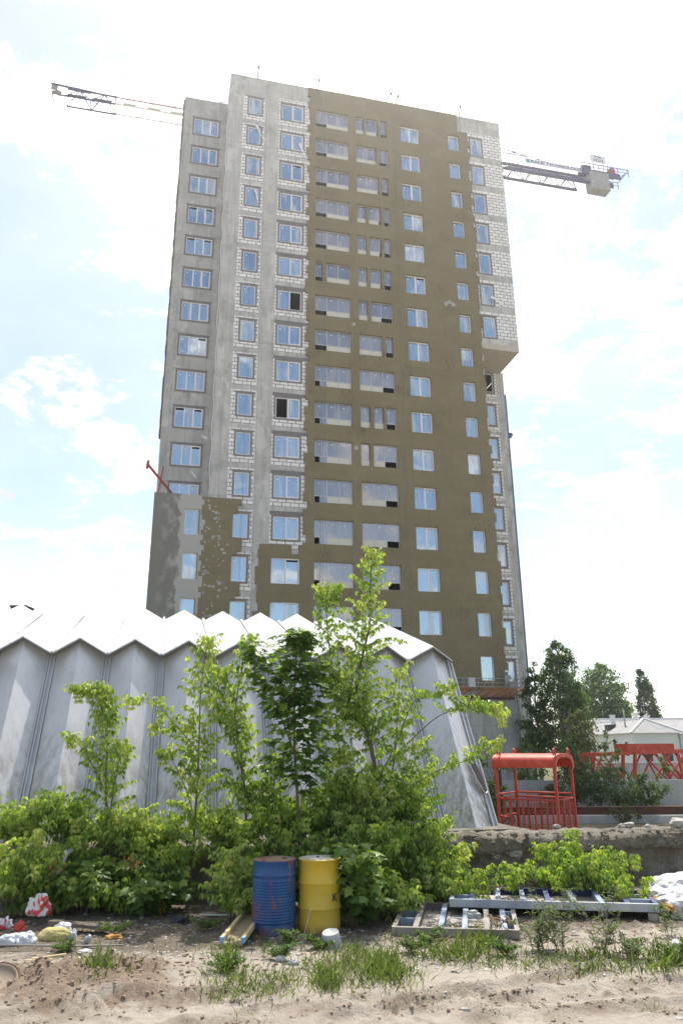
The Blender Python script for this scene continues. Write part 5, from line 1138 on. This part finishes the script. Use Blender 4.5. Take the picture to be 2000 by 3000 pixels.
b = MB(); b.lathe([(.03, .85), (.03, .87), (.001, .871)], 12, 0, (.03, -.17, 0)); b.lathe([(.022, .85), (.022, .868), (.001, .869)], 12, 0, (-.03, .18, 0)); b.build('bung', M['bolt_shade'], yel)
cu = bpy.data.curves.new('drum_text', 'FONT'); cu.body = 'K'; cu.size = .13; cu.offset = .004; cu.resolution_u = 6; tmp = bpy.data.objects.new('tmp', cu); COL.objects.link(tmp); bpy.context.view_layer.update()
me = bpy.data.meshes.new_from_object(tmp.evaluated_get(bpy.context.evaluated_depsgraph_get())); COL.objects.unlink(tmp); bpy.data.objects.remove(tmp)
bm = bmesh.new(); bm.from_mesh(me); bmesh.ops.subdivide_edges(bm, edges=bm.edges, cuts=3)
for v in bm.verts:
    x, y = v.co.x, v.co.y; an = -math.pi/2+R(38)+x/r*1.0; v.co = Vector(((r+.0015)*math.cos(an), (r+.0015)*math.sin(an), .375+y))
bm.to_mesh(me); bm.free(); me.materials.clear(); me.materials.append(mat('drum_print', (.03, .045, .07), .5)); link(bpy.data.objects.new('lettering', me), yel)

# ---------------------------------------------------------------- lying steel frames
fm = rough_mat('scuffed_blue_paint', (.38, .42, .46), (.17, .25, .4), 2.6, .6, .2, 20); fm2 = rough_mat('pale_scuffed_paint', (.5, .5, .49), (.3, .33, .38), 3.2, .6, .2, 20)
fwood = rough_mat('scuffed_grey_paint', (.36, .33, .3), (.24, .2, .17), 3, .8, .2); sheet_m = rough_mat('dusty_board', (.50, .44, .40), (.4, .35, .31), 1.5, .9, .1); dkb = rough_mat('deep_blue_paint', (.03, .045, .16), (.06, .08, .2), 3, .6, .1)
def frame_panel(name, label, o, ux, uy, L, W, h, z0, rungs, mats, tilt=0):
    root = empty(name, (o[0], o[1], z0), 0, label, 'frame', 'formwork frames lying on the ground')
    X_ = Vector((*ux, tilt)).normalized(); Y_ = Vector((*uy, 0)).normalized(); Z_ = X_.cross(Y_).normalized(); Mx = Matrix((X_, Y_, Z_)).transposed()
    def bx(nm, x0, x1, y0, y1, z0_, z1, m): b = MB(); c = Mx @ Vector(((x0+x1)/2, (y0+y1)/2, (z0_+z1)/2)); b.box(c, (x1-x0, y1-y0, z1-z0_), 0, Mx); return b.build(nm, m, root)
    def ch(nm, x0, x1, y0, y1, m, lip):                                   # channel section: web plus top and bottom lips
        b = MB(); t = .012
        along_x = (x1-x0) > (y1-y0)
        def add(a0, a1, c0, c1, e0, e1): b.box(Mx @ Vector(((a0+a1)/2, (c0+c1)/2, (e0+e1)/2)), (a1-a0, c1-c0, e1-e0), 0, Mx)
        if along_x:
            w0, w1 = (y0, y0+t) if lip > 0 else (y1-t, y1); add(x0, x1, w0, w1, 0, h); l0, l1 = (w1, y1) if lip > 0 else (y0, w0)
            add(x0, x1, l0, l1, h-t, h); add(x0, x1, l0, l1, 0, t)
        else:
            w0, w1 = (x0, x0+t) if lip > 0 else (x1-t, x1); add(w0, w1, y0, y1, 0, h); l0, l1 = (w1, x1) if lip > 0 else (x0, w0)
            add(l0, l1, y0, y1, h-t, h); add(l0, l1, y0, y1, 0, t)
        return b.build(nm, m, root)
    ch('side_rail', 0, L, 0, .06, mats[0], 1); ch('side_rail', 0, L, W-.06, W, mats[1], -1)
    ch('end_rail', 0, .06, .061, W-.061, mats[0], 1); ch('end_rail', L-.06, L, .061, W-.061, mats[1], -1)
    bx('face_sheet', .06, L-.06, .061, W-.061, -.012, -.001, mats[3])
    for i, x in enumerate(rungs): ch('cross_rail', x-.035, x+.035, .062, W-.062, mats[2] if i % 3 else mats[1], 1)
    for y in (W*.33, W*.67): ch('stiffener', .061, rungs[0]-.036, y-.02, y+.02, mats[2], 1)
    for y in (W*.33, W*.67): ch('stiffener', rungs[-1]+.036, L-.061, y-.02, y+.02, mats[2], 1)
    return root
frame_panel('formwork_frame', 'front lying formwork frame with brownish grey rails and pale blue cross rails', (.6, 10.56), (1, -.15), (.17, 1), 1.6, 1.66, .1, .01, [.3, .62, .92, 1.2, 1.42], (fwood, fwood, fm, sheet_m))
frame_panel('formwork_frame', 'long rear formwork frame in chipped white and blue paint resting under the leafy heap', (1.5, 11.72), (1, -.17), (.2, 1), 2.85, 1.05, .1, .12, [.32, .68, 1.03, 1.38, 1.73, 2.1, 2.45], (fm2, dkb, fm, sheet_m))
for i, (x, y) in enumerate(((2.9, 11.75), (3.7, 11.75), (4.3, 11.5), (2.6, 12.4))):
    b = MB(); b.box((0, 0, .052), (.5, .12, .1)); o = tag(b.build('support_timber', fwood), 'short squared timber propping up the rear formwork frame', 'timber', 'timbers under the rear frame'); o.location = (x, y, .0); o.rotation_euler = (0, 0, 1.2)
random.seed(4)
for i, (lb, px, py, z, n) in enumerate((('bundle of dry twigs lying across the right cross rails of the front frame', 1460, 2700, .2, 16), ('thin rusty wire twigs curled on the rear frame left of the heap', 1440, 2610, .3, 8))):
    c = atz(px, py, z); b = MB()
    for j in range(n):
        a = random.gauss(1.5, .35); L = random.uniform(.2, .45); d = Vector((math.cos(a)*.4, -math.sin(a), random.uniform(-.02, .06)))*L; q = Vector((random.uniform(-.13, .13), random.uniform(-.05, .2), random.uniform(0, .05)))
        b.tube([q, q+d*.5+Vector((random.uniform(-.03, .03), 0, .03)), q+d], .007, 4)
    o = tag(b.build('dry_twigs', rough_mat('dry_twig', (.26, .17, .1), (.17, .11, .06), 8, .9, .1)), lb, 'twigs'); o.location = c
c = atz(1388, 2690, .1); b = MB(); b.box((0, 0, .03), (.16, .1, .06)); b.box((.0, .02, .075), (.1, .07, .03), 0, Matrix.Rotation(.4, 3, 'Z')); o = tag(b.build('brick_piece', M['concrete_dark']), 'grey broken brick lying inside the front frame', 'brick'); o.location = c; o.rotation_euler = (0, 0, .3)

# ---------------------------------------------------------------- timber trough, planks, sticks
wood = rough_mat('weathered_wood', (.42, .34, .21), (.3, .22, .12), 5, .85, .3, stretch=(1, 6, 1)); wgrey = rough_mat('grey_plank', (.2, .165, .13), (.13, .105, .085), 5, .9, .3, stretch=(1, 6, 6)); wpale = rough_mat('fresh_lath', (.62, .5, .28), (.5, .38, .19), 6, .8, .2)
tr_ = empty('timber_trough', (-1.36, 10.05, .03), R(-4), 'short wooden trough of nailed boards with light blue ends leaning by the blue drum', 'trough')
b = MB(); b.ext(-.13, .13, 0, 1.35, 0, .025); b.build('board', wood, tr_)
for x in (-.15, .11): b = MB(); b.ext(x, x+.045, .0, 1.35, .026, .085); b.build('side_lath', wpale, tr_); b = MB(); b.ext(x-.002, x+.047, -.004, .05, .024, .087); b.build('painted_end', mat('light_blue_paint', (.2, .4, .55), .7), tr_)
tr_.rotation_euler = (R(2.5), 0, R(-5))
def stick(name, label, cat, a, e, wd, ht, m, group=None):
    a, e = Vector(a), Vector(e); o_ = a.copy(); b = MB(); b.bar((0, 0, 0), e-a, wd, ht); o = tag(b.build(name, m), label, cat, group); o.location = o_; return o
stick('plank', 'dark weathered plank lying under the left bushes', 'plank', atz(150, 2700, .1), atz(318, 2718, .06), .14, .04, wgrey)
stick('lath', 'longer pale yellow lath on the sand left of the grass tuft', 'lath', atz(95, 2810, .015), atz(195, 2796, .03), .035, .02, wpale)
stick('lath', 'shorter pale lath just below the longer one', 'lath', atz(75, 2815, .012), atz(155, 2812, .015), .03, .02, wpale)
stick('lath', 'thin greenish white lath lying by the grass tuft', 'lath', atz(250, 2873, .02), atz(395, 2866, .02), .03, .012, mat('pale_lath', (.55, .6, .55), .7))
def rod(name, label, cat, p, r, m, n=6):
    P0_ = Vector(p[0]); b = MB(); b.tube([Vector(q)-P0_ for q in p], r, n); o = tag(b.build(name, m), label, cat); o.location = P0_; return o
grey_s = mat('pipe_grey', (.3, .27, .25), .6)
rod('metal_rod', 'long thin grey rod lying at the left edge of the sand', 'rod', [atz(2, 2768, .06), atz(190, 2772, .05), atz(360, 2769, .02)], .011, grey_s)
rod('white_pipe', 'thin white pipe lying behind the timber trough', 'pipe', [atz(590, 2680, .03), atz(660, 2681, .03), atz(735, 2676, .03)], .014, mat('white_pipe', (.6, .6, .57), .5))
rod('dry_branch', 'thin bare bent branch lying right of the pale laths', 'branch', [atz(190, 2772, .02), atz(225, 2790, .04), atz(270, 2812, .02), atz(330, 2815, .01)], .006, bark)
rod('dry_branch', 'bare stick leaning up in front of the yellow drum', 'branch', [atz(878, 2790, .0), atz(893, 2730, .15)+Vector((0, .1, 0)), atz(910, 2665, .4)+Vector((0, .0, 0))], .007, rough_mat('bare_stick', (.45, .36, .27), (.35, .27, .2), 8, .9, .1))
b = MB(); p0 = atz(190, 2520, 1.0)
rod('white_hose', 'pale curved plastic hose poking out of the left bushes', 'hose', [A(172, 2560, 12.0), A(178, 2530, 12.0), A(195, 2498, 12.1), A(218, 2485, 12.2)], .045, mat('hose_pale', (.62, .64, .66), .4), 8)
# ---------------------------------------------------------------- litter
def crumple(name, label, cat, p, r, m, seed, amp=.35, fr=1.8, sub=4, group=None, sink=.3, mat2=None):
    bm = bmesh.new(); bmesh.ops.create_icosphere(bm, subdivisions=sub, radius=1)
    for v in bm.verts:
        q = v.co*fr+Vector((seed*2.3, seed, seed*5.1)); k = 1+amp*(noise.noise(q)+.55*(.5-abs(noise.noise(q*2.3)))+.25*(.5-abs(noise.noise(q*5))))
        v.co = Vector((v.co.x*k*r[0], v.co.y*k*r[1], max(-sink*r[2], v.co.z*k*r[2])))
    me = bpy.data.meshes.new(name); bm.to_mesh(me); bm.free(); me.materials.append(m)
    o = tag(link(bpy.data.objects.new(name, me)), label, cat, group); o.location = (p[0], p[1], p[2]+sink*r[2]); return o
sack = mat('white_sack', (.66, .66, .68), .55); k = MN(sack); k.base(k.mix(k.rng(k.noise(3, 5, .6), .4, .65), (.6, .6, .6), (.4, .39, .385))); k.bump(k.noise(9, 5, .6), .5, .03)
poly = mat('clear_film', (.62, .64, .66), .25); redw = mat('red_white_film', (.7, .68, .68), .4); k = MN(redw); k.base(k.mix(k.rng(k.noise(9, 3, .6, k.vec((1, 1, .6)), 1.2), .5, .53), (.68, .66, .66), (.62, .05, .04)))
foam = rough_mat('yellow_foam', (.55, .48, .2), (.42, .36, .13), 6, .9, .3); orange = rough_mat('orange_foam', (.55, .27, .07), (.4, .2, .06), 7, .9, .3)
crumple('sack', 'large crumpled white sack at the right picture edge beside the long frame', 'sack', (5.05, 12.3, 0), (.55, .4, .3), sack, 3, .4, 1.6)
crumple('sack', 'lower white sack in front of the large sack at the right picture edge', 'sack', (4.95, 11.6, 0), (.4, .3, .24), sack, 8, .4, 1.6)
crumple('sack', 'small white plastic scrap in the grass at the lower right edge', 'scrap', atz(1990, 2775, 0), (.1, .08, .06), sack, 5)
crumple('plastic_rag', 'upper red and white plastic rag caught in the left bushes', 'rag', atz(95, 2690, .12)+Vector((0, .2, 0)), (.14, .09, .17), redw, 2, .5, 2.2)
crumple('plastic_rag', 'red and white rag bundle at the left picture edge', 'rag', atz(10, 2720, .0), (.1, .08, .09), redw, 6, .5, 2.2)
crumple('plastic_rag', 'small bright red rag scrap between the two larger rags', 'rag', atz(58, 2728, .0), (.06, .05, .08), mat('red_rag', (.6, .06, .04), .5), 7, .5, 2.2)
crumple('plastic_bag', 'clear crumpled bag at the left picture edge below the rags', 'bag', atz(25, 2765, 0), (.16, .1, .08), poly, 9, .5)
crumple('plastic_bag', 'clear crumpled bag between edge bag and yellow foam', 'bag', atz(75, 2765, 0), (.12, .1, .1), poly, 10, .5)
crumple('plastic_bag', 'grey film wrapped over the yellow foam piece', 'bag', atz(185, 2725, .08), (.1, .07, .06), poly, 12, .5)
crumple('plastic_bag', 'small white film scrap right of the yellow foam', 'bag', atz(212, 2752, 0), (.05, .05, .07), sack, 13, .5)
crumple('foam_piece', 'dull yellow foam slab among the plastic bags', 'foam', atz(160, 2752, 0), (.2, .1, .1), foam, 14, .25, 1.2)
crumple('foam_piece', 'orange sponge scrap right of the bottle', 'foam', atz(335, 2748, 0), (.1, .06, .03), orange, 15, .4, 2)
crumple('foam_piece', 'orange scrap lying near the tallest sapling foot', 'foam', atz(1090, 2680, 0), (.09, .05, .03), orange, 16, .4, 2)
crumple('foam_piece', 'orange foam bead squeezed along the right end of the long frame', 'foam', (4.52, 11.75, .1), (.05, .38, .07), orange, 17, .5, 2)
crumple('paper_scrap', 'pale paper scrap lying left of the brown soil', 'scrap', atz(250, 2790, 0), (.08, .05, .025), sack, 18)
crumple('paper_scrap', 'white scrap on the sand below the grass tuft', 'scrap', atz(305, 2905, 0), (.06, .04, .03), sack, 19)
crumple('paper_scrap', 'white scrap in the weeds before the blue drum', 'scrap', atz(822, 2815, 0), (.05, .035, .04), sack, 20)
crumple('paper_scrap', 'second white scrap right of the one before the drum', 'scrap', atz(862, 2825, 0), (.045, .035, .04), sack, 21)
crumple('paper_scrap', 'tiny white pebble-like scrap near the bottom edge of the sand', 'scrap', atz(1098, 2992, 0), (.02, .018, .016), sack, 22, sub=2)
crumple('paper_scrap', 'long pale torn paper left of the sponge scrap', 'scrap', atz(300, 2803, 0), (.12, .04, .02), sack, 24)
crumple('black_bag', 'black plastic bag on the soil left of the timber trough', 'bag', atz(530, 2705, 0), (.11, .08, .08), mat('black_film', (.015, .015, .017), .3), 23, .4)
b = MB(); b.lathe([(.001, 0), (.122, .0), (.125, .012), (.118, .02), (.112, .1), (.104, .165), (.096, .178), (.09, .172), (.001, .17)], 28); o = tag(b.build('plastic_tub', rough_mat('white_tub', (.48, .48, .48), (.36, .36, .35), 5, .5, .1)), 'upturned whitish plastic tub in the grass before the yellow drum', 'tub'); o.location = atz(973, 2775, 0); o.rotation_euler = (R(10), R(-8), 0)
bt = empty('plastic_bottle', atz(255, 2757, .05), .4, 'clear squashed plastic bottle lying beside the orange sponge scrap', 'bottle'); bt.rotation_euler = (R(60), 0, .5)
b = MB(); b.lathe([(.001, -.1), (.04, -.1), (.043, -.06), (.039, -.03), (.043, 0), (.039, .03), (.042, .06), (.018, .12), (.016, .14)], 18); b.build('body', mat('bottle_plastic', (.45, .5, .55), .1), bt); b = MB(); b.lathe([(.019, .14), (.019, .16), (.001, .161)], 12); b.build('cap', mat('cap_white', (.6, .62, .65), .4), bt)
lid = empty('buried_lid', atz(-12, 2880, .08), 0, 'round sandy metal lid half buried in the heap at the left edge', 'lid'); lid.rotation_euler = (R(28), R(8), 0)
dusty = rough_mat('dusty_metal', (.36, .29, .22), (.28, .21, .15), 4, .9, .2); b = MB(); b.lathe([(.21, 0), (.215, .03), (.2, .045), (.185, .03), (.18, .012), (.001, .02)], 40); b.build('disc', dusty, lid)
b = MB(); b.tube([(.215*math.cos(a), .215*math.sin(a), .035) for a in np.linspace(0, 6.283, 37)], .012, 6); b.build('rim', M['rust'], lid)
# withered twigs with orange leaves
for i, (lb, px, py, Y) in enumerate((('withered twig with bright orange leaves in the left bushes', 390, 2530, 12.0), ('withered brown leaf cluster hanging beside the pale hose', 165, 2540, 11.8), ('withered brown twigs on the soil under the bushes', 460, 2650, 11.8))):
    p = A(px, py, Y); lv = Leaves(); random.seed(i+80); b = MB(); root = empty('withered_twig', p, 0, lb, 'twig')
    b.tube([(-.2, .1, -.15), (-.05, .03, .0), (.12, -.02, -.05)], .005, 4)
    for j in range(26): lv.add(Vector((random.gauss(0, .07), random.gauss(0, .04), random.gauss(0, .05))), (random.gauss(0, .5), random.gauss(0, .5), -1), (random.gauss(0, 1), -1, .3), .06, random.random())
    b.build('stem', bark, root); lv.build('foliage', leaf_mat('withered_leaf', (.2, .06, .015), (.42, .13, .03), (.5, .25, .06), .3, .7) if i == 0 else bpy.data.materials['withered_leaf'], root)

# ---------------------------------------------------------------- facade work platform with a worker
plat = empty('work_platform', OT, math.pi/2-AZ, 'suspended work platform with orange timber deck and grey railing low on the tower front', 'work platform')
plat_z = 5.5; y0, y1 = -1.35, -.2; ora = rough_mat('orange_timber', (.62, .27, .09), (.5, .2, .06), 4, .8, .2, stretch=(.6, 5, 1)); gal = mat('galvanised', (.42, .43, .44), .45, .4)
zo = .5                                                   # panels slope up towards the outer edge
for s0, s1 in ((5.8, 8.3), (9.1, 11.95)):
    b = MB(); sk_ = .45; n_ = 8
    for i in range(n_):
        u = (i+.5)/n_; yy = y1+(y0-y1)*u; z_ = plat_z+zo*u; b.bar((s0+sk_*(u-.5), yy, z_), (s1+sk_*(u-.5), yy, z_), .105, .03)
    for x in np.linspace(s0+.1, s1-.1, 5): b.bar((x-sk_*.5, y1, plat_z-.05), (x+sk_*.5, y0, plat_z+zo-.05), .07, .07)
    b.build('deck', ora, plat)
b = MB(); b.ext(5.8, 11.9, y1-.06, y1, plat_z-.2, plat_z-.06); b.ext(5.8, 11.7, y1-.5, y1-.44, plat_z-.16, plat_z-.06); b.ext(8.3, 9.1, y1-.6, y1-.08, plat_z-.05, plat_z-.01); b.build('beam', M['rust'], plat)
b = MB()
for z in (.55, .8, 1.08): b.tube([(5.8, y0, plat_z+z), (11.9, y0, plat_z+z)], .022, 6)
for x in np.linspace(5.8, 11.9, 7): b.tube([(x, y0, plat_z+zo), (x, y0, plat_z+1.08)], .022, 6)
for x in (9.1, 10.6): b.tube([(x, y0, plat_z+zo), (x+.6, y0, plat_z+1.05)], .014, 5)
b.tube([(11.9, y0, plat_z+1.08), (11.9, y1, plat_z+1.08)], .022, 6); b.build('railing', gal, plat)
b = MB(); b.ext(8.15, 8.6, y0-.14, y0+.14, plat_z+.5, plat_z+1.12); b.build('control_box', mat('box_grey', (.5, .5, .5), .5), plat)
b = MB(); b.ext(7.0, 7.25, y0-.06, y0+.1, plat_z+.5, plat_z+1.1); b.build('hoist_unit', mat('teal_paint', (.03, .22, .3), .5), plat)
b = MB(); b.bar((8.35, y1-.5, plat_z), (8.7, y0, plat_z+.45), .05); b.bar((9.05, y1-.5, plat_z), (8.7, y0, plat_z+.45), .05); b.build('bracket', gal, plat)
# the worker: one skinned body, facing the wall, hands up at the boards
J = {'pel': (0, 0, .94), 'wai': (0, 0, 1.1), 'che': (0, .02, 1.32), 'nec': (0, .03, 1.47), 'hea': (0, .04, 1.56), 'top': (0, .04, 1.68)}
me = bpy.data.meshes.new('person'); V = []; E_ = []; RD = []
def jn(p, r, par=None): V.append(p); RD.append(r); (E_.append((par, len(V)-1)) if par is not None else None); return len(V)-1
pel = jn((0, 0, .94), .15); wai = jn((0, 0, 1.1), .14, pel); che = jn((0, .02, 1.32), .155, wai); nec = jn((0, .03, 1.47), .06, che); hea = jn((0, .05, 1.57), .09, nec); jn((0, .05, 1.68), .085, hea)
for s in (-1, 1):
    h = jn((s*.1, 0, .88), .1, pel); kn = jn((s*.12, .03, .48), .065, h); an = jn((s*.12, 0, .1), .045, kn); jn((s*.13, .13, .04), .04, an)
    sh = jn((s*.18, .02, 1.4), .065, che); el = jn((s*.28, .12, 1.2), .045, sh); wr = jn((s*.2, .32, 1.36), .033, el); pa = jn((s*.19, .39, 1.4), .035, wr)
    for f in range(4): jn((s*.19+(f-1.5)*.02, .46, 1.42+.012*(1.5-abs(f-1.5))), .009, pa)
    jn((s*.15, .41, 1.39), .01, pa)
me.from_pydata(V, E_, []); pr = bpy.data.objects.new('person', me); COL.objects.link(pr)
md = pr.modifiers.new('Skin', 'SKIN'); md.use_smooth_shade = True
for i, v in enumerate(me.skin_vertices[0].data): v.radius = (RD[i], RD[i]); v.use_root = (i == 0)
sb = pr.modifiers.new('Sub', 'SUBSURF'); sb.levels = 1; sb.render_levels = 2
me.materials.append(rough_mat('work_clothes', (.12, .2, .22), (.3, .3, .28), 3, .9, .1))
pr.location = tw(11.3, -.55, plat_z-.05); pr.rotation_euler = (0, 0, math.pi/2-AZ-.3)
tag(pr, 'worker in a white helmet standing at the right end of the work platform', 'person')
b = MB(); b.lathe([(.135, 1.645), (.13, 1.67), (.11, 1.735), (.06, 1.78), (.001, 1.79)], 20, 0, (0, .05, 0)); b.lathe([(.16, 1.642), (.135, 1.655)], 20, 0, (0, .06, 0)); b.build('helmet', mat('helmet_white', (.78, .78, .78), .35), pr)
b = MB(); b.ext(-.16, .16, -.13, -.1, 1.0, 1.42); b.build('vest', mat('grey_vest', (.35, .36, .36), .9), pr)
GLARE_VEIL = .0005
# ---------------------------------------------------------------- thin volume added to imitate lens glare veiling the tower top
b = MB(); b.ext(-300, 300, -60, 420, -1, 95)
veil_m = bpy.data.materials.new('glare_veil_volume'); veil_m.use_nodes = True; hn = veil_m.node_tree.nodes; hn.clear()
ho = hn.new('ShaderNodeOutputMaterial'); pv = hn.new('ShaderNodeVolumePrincipled'); pv.inputs['Color'].default_value = (.95, .96, 1, 1); pv.inputs['Density'].default_value = GLARE_VEIL; pv.inputs['Anisotropy'].default_value = .75
veil_m.node_tree.links.new(pv.outputs[0], ho.inputs['Volume']); tag(b.build('glare_veil', veil_m), kind='stuff')
scene.cycles.volume_bounces = 1
